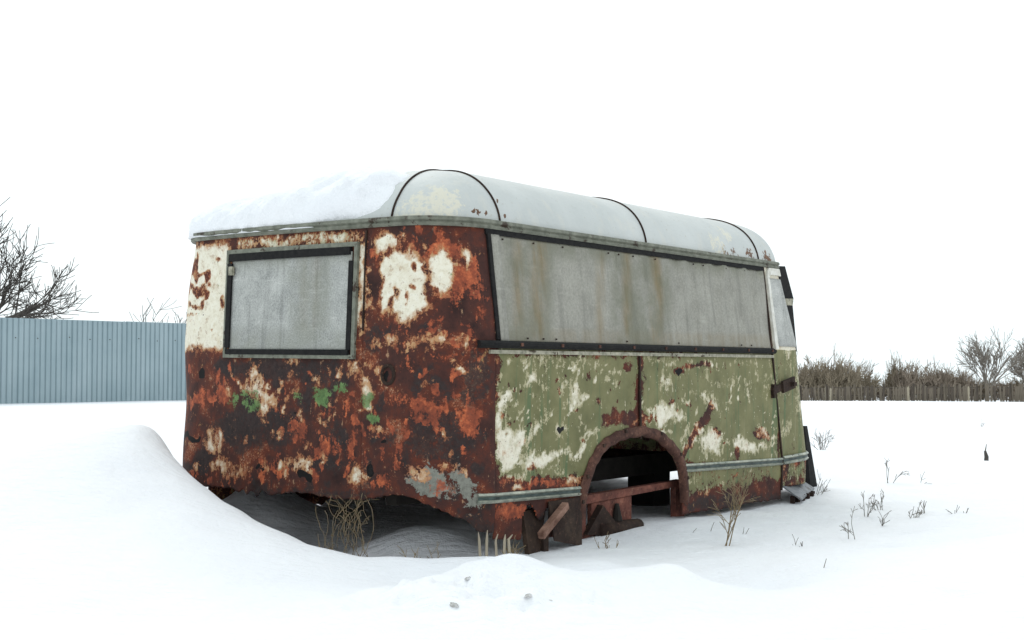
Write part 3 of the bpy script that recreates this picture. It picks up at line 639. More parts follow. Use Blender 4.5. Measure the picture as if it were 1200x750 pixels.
# rear window frame and board
fq = uzs([(266, 421), (420, 420), (419, 281), (267, 294)])
fu0 = (fq[0][0] + fq[3][0]) / 2; fu1 = (fq[1][0] + fq[2][0]) / 2; fz0 = (fq[0][1] + fq[1][1]) / 2; fz1 = min(fq[2][1], fq[3][1], ZR - 0.045)
b = board('rear_window_board', fu0 + 0.05, fu1 - 0.04, fz0 + 0.03, fz1 - 0.05, M['zinc_rear'], 0.012, 0.03, 0.001,
      [([(355, 292), (372, 291), (368, 380), (358, 380)], 0.2)], [([(275, 300), (415, 290), (415, 298), (275, 308)], 0.7), ([(345, 292), (385, 290), (380, 400), (350, 400)], 0.45), ([(272, 395), (415, 398), (415, 412), (272, 410)], 0.4)], 'mottled pale grey sheet over the rear window')
wf = 0.03
ribbon('window_frame', [(fu0, fz0 + 0.012), (fu1, fz0 + 0.012)], 0.022, 0, 0.020, M['olive_rail'], parent=b)
ribbon('window_frame', [(fu0, fz1 - 0.012), (fu1, fz1 - 0.012)], 0.024, 0, 0.020, M['olive_rail'], parent=b)
ribbon('window_frame', [(fu0 + 0.008, fz0 + 0.02), (fu0 + 0.008, fz1 - 0.02)], 0.018, 0, 0.019, M['olive_rail'], parent=b)
ribbon('window_frame', [(fu1 - 0.010, fz0 + 0.02), (fu1 - 0.010, fz1 - 0.02)], 0.024, 0, 0.019, M['olive_rail'], parent=b)
ribbon('window_gasket', [(fu0 + 0.03, fz0 + 0.036), (fu1 - 0.04, fz0 + 0.036)], 0.030, 0, 0.024, M['black'], parent=b)
ribbon('window_gasket', [(fu0 + 0.03, fz1 - 0.046), (fu1 - 0.05, fz1 - 0.046)], 0.042, 0, 0.024, M['black'], parent=b)
ribbon('window_gasket', [(fu0 + 0.036, fz0 + 0.06), (fu0 + 0.036, fz1 - 0.08)], 0.040, 0, 0.0225, M['black'], parent=b)
ribbon('window_gasket', [(fu1 - 0.040, fz0 + 0.05), (fu1 - 0.040, fz1 - 0.10)], 0.030, 0, 0.0225, M['black'], parent=b)
p = wall(*uz(276, 318), 0.03); mb = MB(); mb.box(p, 0.02, 0.03, 0.05); mb.build('hinge', M['pale_trim'], b)

# round port with ring
c = uz(455, 439)
for rr, off, nm, mt in ((0.052, 0.008, 'port_ring', 'darkrust'),):
    th = np.linspace(0, 2 * math.pi, 25)[:-1]; V = []
    for k, of in ((1, 0.0), (1, off), (0.70, off + 0.006), (0.62, -0.01)):
        V.append(wall(c[0] + rr * 0.95 * k * np.cos(th), c[1] + rr * 1.1 * k * np.sin(th), of))
    V = np.stack(V, 1).reshape(-1, 3); f = [(i * 4 + k, ((i + 1) % 24) * 4 + k, ((i + 1) % 24) * 4 + k + 1, i * 4 + k + 1) for i in range(24) for k in range(3)]
    mesh_obj(nm, V, f, M[mt], bus, True)

# front corner window: pale frame and boarded pane
zc0, zc1 = 0.03, ZR - 0.045; uc0, uc1 = LS + 0.035, U_F1 + 0.16
board('corner_window_board', uc0 + 0.05, uc1, zc0 + 0.0, zc1 - 0.05, M['zinc_rear'], 0.012, 0.03, 0.001)
ribbon('corner_window_frame', [(uc0 + 0.028, zc0 - 0.02), (uc0 + 0.028, zc1 - 0.05), (uc0 + 0.045, zc1 - 0.02), (uc0 + 0.08, zc1), (uc1, zc1)], 0.05, 0, 0.022, M['white_frame'], sub=40)
# latch bracket over the corner seam
lz = uz(912, 456)
mb = MB()
for (du_, dz_, wx, hz, of) in ((-0.06, 0.0, 0.16, 0.05, 0.02), (0.10, 0.03, 0.20, 0.085, 0.035)):
    p = wall(lz[0] + du_, lz[1] + dz_, of); mb.box(p, wx, 0.02, hz, Matrix.Rotation(-0.18, 3, 'Y'))
mb.box(wall(lz[0] + 0.14, lz[1] + 0.035, 0.055), 0.05, 0.04, 0.03); mb.box(wall(lz[0] - 0.12, lz[1] - 0.015, 0.02), 0.025, 0.025, 0.10)
mb.build('latch', M['darkrust'], bus)

# dark plates standing off the front corner
def plate(name, px4, ydepths, thick, mat, label=None):
    pts = [on_y(p, y) for p, y in zip(px4, ydepths)]; q0 = [tuple(p) for p in pts]; q1 = [(p[0] - 0.10, p[1] + thick + 0.05, p[2]) for p in pts]
    mb = MB(); mb.hexa(q0, q1); o = mb.build(name, mat, bus)
    if label: o['label'] = label
    return o
plate('windscreen_flap', [(911, 312), (920, 312), (930, 350), (919, 350)], [0.12] * 4, 0.02, M['black'], 'black upper flap on the front corner')
plate('windscreen_flap', [(921, 358), (929, 358), (934, 412), (930, 412)], [0.14] * 4, 0.02, M['black'], 'black lower flap on the front corner')
plate('mirror_bracket', [(922, 350), (930, 350), (929, 358), (923, 357)], [0.08] * 4, 0.03, M['pale_trim'])
plate('front_plate', [(943, 499), (946, 499), (958, 571), (950, 573)], [0.16] * 4, 0.03, M['black'], 'dark leaning plate at the front corner')
pa = [wall(LS + 0.03, -0.99, 0.0), wall(U_F1 + 0.30, -0.98, 0.0), wall(U_F1 + 0.30, -1.06, 0.14), wall(LS + 0.05, -1.08, 0.14)]
mb = MB(); mb.hexa([tuple(p) for p in pa], [(p[0], p[1], p[2] - 0.012) for p in pa]); mb.build('step_plate', M['steel_plate'], bus)
for k in range(6):
    p = wall(LS + 0.08 + k * 0.085, -1.125, 0.06); mb = MB(); mb.box(p, 0.025, 0.03, 0.12); mb.build('step_bracket', M['darkrust'], bus)

# ---- roof
HR = 0.355; XA = XR + WB / 2; XB = 3.24 + FLAT + RF - 0.9
def roof(u, v, off=0.0):
    u, v = np.broadcast_arrays(np.asarray(u, float), np.asarray(v, float))
    O = wall(u, np.full(u.shape, ZR), 0.0)[..., :2]
    Mx = np.clip(O[..., 0], XA, XB); Mp = np.stack([Mx, np.full(u.shape, WB / 2)], -1)
    P = O + (Mp - O) * v[..., None]
    pw = 6.2 - 4.3 * np.clip((U_CORN - 0.35 - u) / 1.0, 0, 1) * (u < 0)
    ww = 1 - v; z = ZR + HR * (np.clip(1 - ww ** pw, 0, 1)) ** (1 / 1.75)
    nrm = unit_rows(O - Mp); s = ww; 
    N3 = np.stack([nrm[..., 0] * s, nrm[..., 1] * s, np.sqrt(np.clip(1 - s * s, 0.02, 1)) + 0.05], -1); N3 = N3 / np.linalg.norm(N3, axis=-1, keepdims=True)
    return np.concatenate([P, z[..., None]], -1) + N3 * np.asarray(off)[..., None] if np.ndim(off) else np.concatenate([P, z[..., None]], -1) + N3 * off
def unit_rows(a): return a / (np.linalg.norm(a, axis=-1, keepdims=True) + 1e-9)
RU = np.linspace(U_LC, U_END, 760); RV = np.linspace(0, 1, 40) ** 1.6
gU, gV = np.meshgrid(RU, RV, indexing='ij'); RP = roof(gU.ravel(), gV.ravel()).reshape(760, 40, 3)
RPX = project_bus(RP.reshape(-1, 3)).reshape(760, 40, 2)
vis = (gU < U_F2) & (gV < 0.75)
def roof_uv(px, py):
    d = (RPX[..., 0] - px) ** 2 + (RPX[..., 1] - py) ** 2 + np.where(vis, 0, 1e6)
    i, j = np.unravel_index(np.argmin(d), d.shape); return float(RU[i]), float(RV[j])
uG0 = uz(459, 263)[0]; uG1 = uz(586, 269)[0]; uR1 = uz(757, 293)[0]; uR2 = uz(889, 313)[0]
VG = 0.36                                     # how far in the corner gusset reaches
uGc = (uG0 + uG1) / 2; uGh = (uG1 - uG0) / 2
QG = (1 - (1 - VG) ** 6.2) ** (1 / 1.75)
def gusset_v(c): return 1 - (1 - (QG * np.sqrt(np.clip(1 - c * c, 0, 1))) ** 1.75) ** (1 / 6.2)
def in_gusset(u, v): return (np.abs((u - uGc) / uGh) < 1) & (v < gusset_v((u - uGc) / uGh))
def roof_part(name, sel, label=None):
    uc = (gU[:-1, :-1] + gU[1:, 1:]) / 2; vc = (gV[:-1, :-1] + gV[1:, 1:]) / 2
    m = sel(uc, vc); idx = np.arange(760 * 40).reshape(760, 40)
    q = np.stack([idx[:-1, :-1], idx[1:, :-1], idx[1:, 1:], idx[:-1, 1:]], -1)[m]
    used = np.unique(q); rem = np.full(760 * 40, -1); rem[used] = np.arange(len(used))
    V = RP.reshape(-1, 3)[used]; uu = gU.ravel()[used]; vv = gV.ravel()[used]
    o = mesh_obj(name, V, rem[q], M['roof'], bus, True)
    r = np.zeros(len(used)); c = np.zeros(len(used))
    def sp_(px, py, rad, k=1.0):
        pu, pv = roof_uv(px, py); pp = roof(np.array([pu]), np.array([pv]))[0]; return np.clip(0.5 + (rad - np.linalg.norm(V - pp, axis=1)) / (rad * 1.6), 0, k)
    for a in ((555, 249, 0.016), (561, 249, 0.02), (569, 250, 0.014), (592, 251, 0.014), (584, 235, 0.010), (887, 278, 0.03)): r = np.maximum(r, sp_(*a))
    for a in ((860, 298, 0.05, 0.55), (880, 301, 0.06, 0.6), (900, 306, 0.06, 0.6), (850, 297, 0.05, 0.5)): r = np.maximum(r, sp_(*a))
    for a in ((520, 235, 0.09, 0.7), (500, 247, 0.10, 0.6), (480, 250, 0.08, 0.5), (840, 285, 0.08, 0.5), (850, 275, 0.06, 0.5)): c = np.maximum(c, sp_(*a))
    attr(o, 'rust', r); attr(o, 'cream', c)
    if label: o['label'] = label
    return o
SIDE = lambda u, a, b: (u >= a) & (u < b)
mirror_end = U_END
roof_part('roof_panel', lambda u, v: in_gusset(u, v), 'rounded pale grey corner piece of the roof')
roof_part('roof_panel', lambda u, v: (u < uGc + 0.10) & ~in_gusset(u, v), 'rear roof piece under the snow')
roof_part('roof_panel', lambda u, v: SIDE(u, uGc + 0.10, uR1) & ~in_gusset(u, v), 'pale grey roof piece behind the corner')
roof_part('roof_panel', lambda u, v: SIDE(u, uR1, uR2), 'middle pale grey roof piece')
roof_part('roof_panel', lambda u, v: SIDE(u, uR2, U_F4), 'front pale grey roof cap')
roof_part('roof_panel', lambda u, v: u >= U_F4, 'far side roof piece')
def seam(path, rad=0.0065, name='roof_seam'):
    P = roof(np.array([p[0] for p in path]), np.array([p[1] for p in path]), 0.003); mb = MB(); mb.tube(P, rad, 6); mb.build(name, M['darkrust'], bus, True)
seam([(uGc + uGh * math.cos(t), float(gusset_v(np.array(math.cos(t))))) for t in np.linspace(0, math.pi, 70)])
seam([(uR1, v) for v in np.linspace(0, 1, 50) ** 1.6]); seam([(uR2, v) for v in np.linspace(0, 1, 50) ** 1.6])

# ---- running gear seen under the body and through the arch
def side_box(name, px0, px1, y0, y1, mat, label=None):      # box given by two photo corners on the plane y=y0
    a = on_y(px0, y0); b_ = on_y(px1, y0); mb = MB()
    mb.box(((a[0] + b_[0]) / 2, (y0 + y1) / 2, (a[2] + b_[2]) / 2), abs(b_[0] - a[0]), y1 - y0, abs(b_[2] - a[2])); o = mb.build(name, mat, bus)
    if label: o['label'] = label
    return o
# slotted chassis side plate, built as bars around its openings
yb = 0.10
mb = MB()
def quad_bar(pts, y0, y1):
    a = [on_y(p, y0) for p in pts]; mb.hexa([tuple(p) for p in a], [(p[0], p[1] + (y1 - y0), p[2]) for p in a])
quad_bar([(682, 628), (800, 610), (800, 624), (682, 642)], yb, yb + 0.05)
quad_bar([(680, 582), (800, 562), (800, 569), (680, 592)], yb, yb + 0.05)
quad_bar([(680, 592), (686.5, 591), (686.5, 628), (680, 629)], yb, yb + 0.04)
quad_bar([(693, 590), (740, 581), (740, 622), (693, 628)], yb + 0.012, yb + 0.04)
quad_bar([(792, 570), (802, 568), (802, 612), (792, 613)], yb, yb + 0.04)
mb.build('chassis_rail', M['redrust'], bus)['label'] = 'red brown chassis plate with openings behind the wheel arch'
mb = MB(); quad_bar([(688, 627), (707, 592), (722, 612), (726, 627)], yb - 0.03, yb + 0.012); mb.build('gusset_plate', M['darkrust'], bus)
mb = MB(); mb.tube([on_y((700, 622), yb - 0.01), on_y((748, 616), yb - 0.02)], 0.045, 10); mb.build('axle_stub', M['darkrust'], bus, True)
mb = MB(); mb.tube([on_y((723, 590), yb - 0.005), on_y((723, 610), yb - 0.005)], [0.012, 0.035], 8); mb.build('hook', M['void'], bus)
# inner wheel box, closes the arch upward
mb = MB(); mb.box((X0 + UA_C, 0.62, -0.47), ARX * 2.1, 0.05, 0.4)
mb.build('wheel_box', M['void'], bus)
# long frame members under the floor, resting in the snow
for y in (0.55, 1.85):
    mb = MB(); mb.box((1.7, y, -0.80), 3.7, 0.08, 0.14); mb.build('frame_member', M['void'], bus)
for x in (0.0, 1.05, 2.9):
    mb = MB(); mb.box((x, 1.2, -0.80), 0.08, 1.22, 0.10); mb.build('cross_member', M['darkrust'], bus)
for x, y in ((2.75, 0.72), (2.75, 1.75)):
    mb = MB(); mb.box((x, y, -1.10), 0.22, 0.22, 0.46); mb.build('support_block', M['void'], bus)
# torn skirt: mud flap sheet, leaning strut, bent bracket
pa = [on_y(p, y) for p, y in (((643, 588), -0.015), ((682, 582), -0.012), ((682, 640), -0.03), ((650, 634), -0.06))]
mb = MB(); mb.hexa([tuple(p) for p in pa], [(p[0], p[1] + 0.008, p[2]) for p in pa]); mb.build('mud_flap', M['darkrust'], bus)
mb = MB()
a = on_y((663, 592), -0.05); b_ = on_y((634, 628), -0.09); mb.tube([a, b_], 0.026, 4); mb.build('strut', M['strut'], bus)
pa = [on_y(p, y) for p, y in (((613, 600), 0.03), ((640, 592), 0.03), ((632, 655), -0.02), ((620, 650), -0.02))]
mb = MB(); mb.hexa([tuple(p) for p in pa], [(p[0], p[1] + 0.03, p[2]) for p in pa]); mb.build('bracket', M['darkrust'], bus)
pa = [on_y(p, y) for p, y in (((636, 625), -0.03), ((643, 622), -0.03), ((643, 655), -0.03), ((639, 655), -0.03))]
mb = MB(); mb.hexa([tuple(p) for p in pa], [(p[0], p[1] + 0.05, p[2]) for p in pa]); mb.build('bracket', M['darkrust'], bus)

# ---------------------------------------------------------------- snow ground
def sstep(a, b, x): t = np.clip((x - a) / (b - a), 0, 1); return t * t * (3 - 2 * t)
def base_ground(X, Y):
    ang = X / np.maximum(np.abs(Y), 1.0)
    wl = sstep(-0.12, -0.26, ang)
    zr = np.interp(Y, [0, 14, 30, 75, 200, 900], [0.02, 0.02, -0.15, -0.94, -3.5, -18])
    zl = np.interp(Y, [0, 14, 26, 34, 60, 200, 900], [0.02, 0.06, 0.20, 0.18, -0.3, -3.5, -18])
    return zr * (1 - wl) + zl * wl
CP = []
def cp(px, py, dep): CP.append(tuple(at(px, py, dep)))
# left drift: crest and its front slope
for a in ((-160, 545, 6.9), (0, 531, 7.05), (60, 519, 7.15), (116, 509, 7.2), (150, 503, 7.2), (176, 502.5, 7.18), (187, 509, 7.13), (192, 520, 7.08), (198, 530, 7.04), (217, 550, 6.95), (250, 578, 6.80), (290, 603, 6.62), (340, 627, 6.42), (400, 648, 6.25), (440, 653, 6.15), (480, 654, 6.1), (530, 654, 6.08), (575, 652, 6.10), (610, 655, 6.15)): cp(*a)
for a in ((-160, 640, 5.6), (0, 620, 5.9), (100, 600, 6.1), (170, 580, 6.4), (60, 680, 5.2), (180, 660, 5.5), (280, 660, 5.75), (360, 672, 5.75), (150, 725, 4.9), (300, 712, 5.1), (420, 698, 5.3)): cp(*a)
# road-side bank
for a in ((470, 688, 5.30), (530, 668, 5.45), (590, 651, 5.55), (620, 656, 5.6), (660, 670, 5.6), (720, 666, 5.6), (790, 660, 5.65), (806, 668, 5.62), (822, 684, 5.55), (900, 693, 5.45), (980, 675, 5.65), (1050, 657, 5.85), (1130, 640, 6.1), (1200, 625, 6.3), (1300, 612, 6.5)): cp(*a)
for x in range(-200, 1500, 140): cp(x, 752 + 0.0 * x, 4.45)
for x, z in ((500, 0.10), (600, 0.10), (700, 0.07), (850, 0.03), (1000, 0.05), (1150, 0.08)):
    CP.append((((x - 600) / F) * 4.95, 4.95, z))
# hollow under and behind the rim, mound below the tail
def cw(px, dep, z): CP.append(((px - 600) / F * dep, dep, z))
for a in ((235, 7.35, 0.12), (300, 7.05, -0.10), (360, 6.85, -0.17), (420, 6.65, -0.16), (480, 6.5, -0.10), (540, 6.45, -0.08), (590, 6.5, -0.06), (440, 7.15, 0.0), (485, 7.15, 0.075), (530, 7.1, 0.06), (570, 7.1, 0.0),
          (300, 7.9, -0.06), (400, 7.6, -0.10), (500, 7.8, 0.02), (550, 7.7, 0.0), (480, 8.4, 0.0), (350, 8.8, 0.0), (250, 8.3, 0.10), (200, 7.9, 0.22), (160, 7.7, 0.35), (120, 8.3, 0.22), (180, 9.0, 0.15), (300, 10.0, 0.10), (0, 8.6, 0.25), (0, 10.5, 0.12), (150, 11, 0.1)): cw(*a)
# snow along the right side of the bus
for a in ((480, 5.75, -0.01), (560, 5.85, 0.02), (660, 5.95, -0.02), (740, 6.0, -0.015), (900, 5.85, -0.04), (820, 6.0, -0.03)): cw(*a)
for a in ((640, 655, 6.55), (690, 645, 6.95), (740, 632, 7.4), (797, 613, 7.95), (860, 602, 8.6), (920, 593, 9.25), (955, 580, 9.7), (700, 660, 6.2), (800, 645, 6.9), (880, 640, 7.1), (960, 618, 8.0), (1040, 600, 8.4), (1100, 640, 6.7), (1180, 590, 8.6),
          (990, 560, 10.6), (1100, 555, 11.0), (950, 668, 6.0)): cp(*a)
for a in ((700, 8.2, 0.0), (800, 9.5, 0.0), (640, 9.0, 0.0), (700, 10.5, 0.05), (560, 10.5, 0.05), (850, 11.0, 0.05)): cw(*a)
for bx_, by_, zz in ((-0.1, 2.35, 0.22), (0.35, 2.45, 0.22), (0.8, 2.45, 0.2), (1.3, 2.5, 0.2), (1.9, 2.5, 0.2), (2.4, 2.5, 0.2), (3.0, 2.5, 0.2), (3.6, 2.2, 0.10), (3.85, 1.2, -0.01), (3.8, 0.6, 0.0), (4.4, 1.2, 0.03),  # unseen snow banked along the far side to shut light out underneath
                     (0.3, 2.0, 0.06), (0.9, 1.9, 0.0), (1.7, 1.6, -0.02), (2.6, 1.6, 0.02), (1.2, 3.2, 0.06), (2.5, 3.2, 0.1), (0.0, 3.2, 0.15), (3.5, 3.0, 0.15)):
    wp = to_world((bx_, by_, 0.0)); CP.append((wp[0], wp[1], zz))
for X, Y in ((-7, 5), (-7, 8), (-7, 11), (-5, 13.5), (-2, 13.5), (1, 13.5), (4, 13.5), (7, 13.5), (9, 11), (9, 8), (9, 5), (6, 2.5), (3, 2.5), (0, 2.5), (-3, 2.5), (-6, 2.5), (-3, 0), (3, 0), (0, -3)):
    CP.append((X, Y, float(base_ground(np.array([X * 1.]), np.array([Y * 1.]))[0]) + (0.03 if Y < 3 else 0)))
CP = np.array(CP); c2 = 0.06 ** 2
dz = CP[:, 2] - base_ground(CP[:, 0], CP[:, 1])
D = np.sqrt((CP[:, None, 0] - CP[None, :, 0]) ** 2 + (CP[:, None, 1] - CP[None, :, 1]) ** 2 + c2)
WT = np.linalg.solve(D - 0.0015 * np.eye(len(CP)), dz)
def vnoise(X, Y, s, seed):
    r = np.random.default_rng(seed); out = np.zeros(X.shape)
    for k in range(7):
        a = r.uniform(0, 2 * math.pi); f = s * r.uniform(0.6, 1.6); out += np.sin((X * math.cos(a) + Y * math.sin(a)) * f + r.uniform(0, 6.28))
    return out / 7
def ground(X, Y):
    X = np.asarray(X, float); Y = np.asarray(Y, float); sh = X.shape; X = X.ravel(); Y = Y.ravel()
    z = base_ground(X, Y)
    near = (Y > -6) & (Y < 18) & (np.abs(X) < 14)
    res = np.zeros(X.shape)
    xi, yi = X[near], Y[near]; acc = np.zeros(xi.shape)
    for (cx, cy, _), wt in zip(CP, WT): acc += wt * np.sqrt((xi - cx) ** 2 + (yi - cy) ** 2 + c2)
    win = sstep(-6, 0, yi) * sstep(18, 13.0, yi) * sstep(14, 8.5, np.abs(xi)); res[near] = acc * win
    z = z + res
    z = z + 0.010 * vnoise(X, Y, 4.0, 3) + 0.004 * vnoise(X, Y * 1.7, 13, 4) + 0.06 * vnoise(X, Y, 0.25, 5) * sstep(12, 25, Y)
    lump = np.exp(-((X - at(575, 700, 5.0)[0]) ** 2) / 0.5 - ((Y - 5.0) ** 2) / 0.12)
    z = z + lump * (0.045 * np.clip(lat(X, Y, 9, 31), -0.2, 1) + 0.03 * lat(X, Y, 21, 32))
    rip = sstep(0.6, 2.0, X) * sstep(5.5, 6.5, Y) * sstep(13, 9, Y)
    z = z + rip * 0.012 * np.sin((Y + 0.35 * X) * 9 + 2.5 * lat(X, Y, 1.2, 33)) * (0.5 + 0.5 * lat(X, Y, 0.8, 34)) + 0.006 * lat(X, Y, 7, 35) * sstep(14, 9, Y)
    tr = sstep(1.1, 1.8, X) * sstep(5.6, 5.1, Y) * sstep(3.5, 4.5, Y)
    z = z + tr * (-0.022 * np.clip(vnoise(X, Y, 16, 12) - 0.22, 0, 1) * 3)
    return z.reshape(sh)
def graded(lo, a, b, hi, step, grow):
    c = list(np.arange(a, b + 1e-6, step)); s = step; x = b
    while x < hi: s *= grow; x += s; c.append(x)
    s = step; x = a; pre = []
    while x > lo: s *= grow; x -= s; pre.append(x)
    return np.array(pre[::-1] + c)
GX = graded(-900, -3.4, 4.2, 900, 0.028, 1.10); GY = graded(-60, 4.0, 9.8, 950, 0.028, 1.08)
gx, gy = np.meshgrid(GX, GY, indexing='ij'); gzz = ground(gx, gy)
idx = np.arange(gx.size).reshape(gx.shape)
q = np.stack([idx[:-1, :-1], idx[1:, :-1], idx[1:, 1:], idx[:-1, 1:]], -1).reshape(-1, 4)
me = bpy.data.meshes.new('snow_ground')
V = np.stack([gx.ravel(), gy.ravel(), gzz.ravel()], -1).astype(np.float32)
me.vertices.add(len(V)); me.vertices.foreach_set('co', V.ravel())
me.loops.add(q.size); me.loops.foreach_set('vertex_index', q.ravel().astype(np.int32))
me.polygons.add(len(q)); me.polygons.foreach_set('loop_start', (np.arange(len(q)) * 4).astype(np.int32))
me.polygons.foreach_set('use_smooth', np.ones(len(q), dtype=bool)); me.update(calc_edges=True)
me.materials.append(M['snow'])
snow = bpy.data.objects.new('snow_ground', me); COL.objects.link(snow); snow['kind'] = 'structure'
def gz_at(x, y): return float(ground(np.array([x * 1.0]), np.array([y * 1.0]))[0])
def ground_hit(px, py, d0=3.5, d1=90):
    """first hit of the pixel's ray with the snow"""
    ds = np.concatenate([np.arange(d0, 16, 0.02), np.arange(16, d1, 0.2)])
    d = C2W @ np.array([(px - 600) / F, (py - 375) / F, 1.0]); P = CAMP[None] + d[None] * (ds / d[1])[:, None]
    g = ground(P[:, 0], P[:, 1]); k = np.argmax(P[:, 2] < g); return P[k, 0], P[k, 1], float(g[k])

# ---------------------------------------------------------------- snow lying on the roof
SU = np.linspace(U_LC - 0.9, uGc + 0.20, 170); SV = np.linspace(-0.02, 1, 60)
sU, sV = np.meshgrid(SU, SV, indexing='ij')
edge_pts = [roof_uv(*p) for p in ((438, 256), (452, 243), (462, 232), (476, 214), (482, 206))]
eu = np.array([p[0] for p in edge_pts]); ev = np.array([p[1] for p in edge_pts])
RP_ = roof(sU.ravel(), np.clip(sV, 0, 1).ravel()).reshape(170, 60, 3)
o_edge = np.argsort(ev)
ulim = np.interp(sV, ev[o_edge], eu[o_edge], left=eu.min(), right=eu.max() + 0.0) + 0.02 * np.sin(sV * 60) + 0.012 * np.sin(sV * 131)
ulim = ulim + np.clip(sV - 0.5, 0, 1) * 0.6
dist = (ulim - sU) * 1.0
tk = 0.075 * sstep(-0.02, 0.25, dist) ** 0.7 * (1.0 - 0.05 * sstep(0.1, 0.5, sV)) * sstep(-0.05, 0.06, sV) + 0.0
nz_ = vnoise(RP_[..., 0].ravel(), RP_[..., 1].ravel() + RP_[..., 2].ravel() * 2, 14, 21).reshape(tk.shape); nz2 = vnoise(RP_[..., 0].ravel(), RP_[..., 1].ravel() + RP_[..., 2].ravel() * 2, 55, 22).reshape(tk.shape)
tk = tk * (1 + 0.45 * nz_ * sstep(0.5, 0.05, sV) + 0.40 * nz2 * sstep(0.35, 0.02, sV)) - 0.015 * (dist < 0.0) - 0.01
tk = tk + 0.020 * sstep(U_REAR + 0.25, U_REAR - 0.2, sU)
P = roof(sU.ravel(), np.clip(sV, 0, 1).ravel(), tk.ravel()); q = []
idx = np.arange(170 * 60).reshape(170, 60); q = np.stack([idx[:-1, :-1], idx[1:, :-1], idx[1:, 1:], idx[:-1, 1:]], -1).reshape(-1, 4)
keep = (tk.ravel()[q].max(1) > -0.012); q = q[keep]
# skirt down to the roof on the rail side
o = mesh_obj('roof_snow', to_world(P), q, M['snow'], None, True)
tag(o, 'crusted snow blanket lying on the rear of the bus roof', 'snow', kind='stuff')

# ---------------------------------------------------------------- corrugated fence
def mat_fence():
    m = NT('blue_grey_corrugated_steel'); n1 = m.noise(0.8, 5, 0.6); n2 = m.noise(25, 5, 0.6); vs = m.mapping(m.obj(), (1, 1, 0.05)); nv = m.noise(6, 5, 0.6, vs)
    col = m.ramp(m.math('ADD', m.math('MULTIPLY', n1, 0.5), m.math('MULTIPLY', nv, 0.5)), [(0.35, (0.235, 0.315, 0.345)), (0.65, (0.33, 0.41, 0.44))])
    col = m.mix(m.math('MULTIPLY', m.step(n2, 0.6, 0.7), 0.3), col, (0.32, 0.40, 0.43))
    return m.done(col, 0.5, 0.35, 0.1, m.bump(n2, 0.1, 0.01))
M['fence'] = mat_fence()
fA = at(0, 470, 28.0); fB = at(220, 470, 32.2)
fdir = unit(np.array([fB[0] - fA[0], fB[1] - fA[1], 0.0])); fn = np.array([fdir[1], -fdir[0], 0.0])
fence = empty('corrugated_fence', (float(fA[0]), float(fA[1]), float(fA[2])))
tag(fence, 'blue grey corrugated metal fence across the snow behind the bus tail', 'fence')
fence.rotation_euler = (0, 0, math.atan2(fdir[1], fdir[0]))
topA = at(0, 371.5, 28.0)[2] - fA[2]; topB = at(220, 384, 32.2)[2] - fB[2]; seg = float(np.hypot(fB[0] - fA[0], fB[1] - fA[1]))
def fence_h(s): return topA + (topB - topA) * s / seg
s_seam = []
for px in (65, 147.5):
    d = C2W @ np.array([(px - 600) / F, 0, 1.0]); k = np.linalg.solve(np.array([[d[0], -fdir[0]], [d[1], -fdir[1]]]), np.array([fA[0], fA[1]])); s_seam.append(k[1])
SW = s_seam[1] - s_seam[0]
for k in range(-5, 5):
    s0 = s_seam[0] + k * SW; per = SW / 14; mb = MB(); xs = []
    for j in range(14):
        for fx, d in ((0.0, 0.0), (0.14, 0.0), (0.26, 0.028), (0.88, 0.028)): xs.append((s0 + (j + fx) * per, d))
    xs.append((s0 + SW - 0.003, 0.0)); dz_ = rnd.uniform(-0.012, 0.012); n = len(xs)
    off = 0.004 * (k % 2)
    for s_, d in xs: mb.v.append((s_, -d - off, -0.5)); mb.v.append((s_, -d - off, fence_h(s_) + dz_))
    for i in range(n - 1): mb.f.append((2 * i, 2 * i + 2, 2 * i + 3, 2 * i + 1))
    o = mb.build('corrugated_sheet', M['fence'], fence); md = o.modifiers.new('t', 'SOLIDIFY'); md.thickness = 0.002; md.offset = 1
    mb = MB(); mb.box((s0, 0.06, 0.55), 0.06, 0.06, 2.3); mb.build('post', M['darkrust'], fence)
    for j in (2, 6, 10):
        for zz in (1.42,):
            mb = MB(); mb.box((s0 + (j + 0.57) * per, -0.034 - off, zz + rnd.uniform(-0.03, 0.03)), 0.02, 0.012, 0.02); mb.build('screw', M['darkrust'], fence)
for zz in (0.35, 1.4):
    mb = MB(); L0 = s_seam[0] - 5 * SW; L1 = s_seam[0] + 5 * SW; mb.box(((L0 + L1) / 2, 0.025, zz), L1 - L0, 0.03, 0.04); mb.build('rail', M['darkrust'], fence)

# ---------------------------------------------------------------- picket fence
def path_pt(px, depth): return np.array([(px - 600) / F * depth, depth])
p0 = path_pt(890, 80.9); p1 = path_pt(1330, 65.8); Lp = float(np.linalg.norm(p1 - p0)); pdir = (p1 - p0) / Lp
pf = empty('picket_fence', (p0[0], p0[1], gz_at(*p0))); tag(pf, 'long weathered grey wooden picket fence at the far edge of the snowfield', 'fence')
pick_mesh = []
for k in range(5):
    mb = MB(); hh = 1.0; wd = 0.052 + 0.01 * (k % 3)
    mb.add([(-wd, -0.012, -0.5), (wd, -0.012, -0.5), (wd, -0.012, 0.93), (0.02 * (k - 2), -0.012, 1.0), (-wd, -0.012, 0.90), (-wd, 0.012, -0.5), (wd, 0.012, -0.5), (wd, 0.012, 0.93), (0.02 * (k - 2), 0.012, 1.0), (-wd, 0.012, 0.90)],
           [(0, 1, 2, 3, 4), (9, 8, 7, 6, 5), (0, 5, 6, 1), (1, 6, 7, 2), (2, 7, 8, 3), (3, 8, 9, 4), (4, 9, 5, 0)])
    o = mb.build('picket', M['wood'], pf); pick_mesh.append(o.data); bpy.data.objects.remove(o)
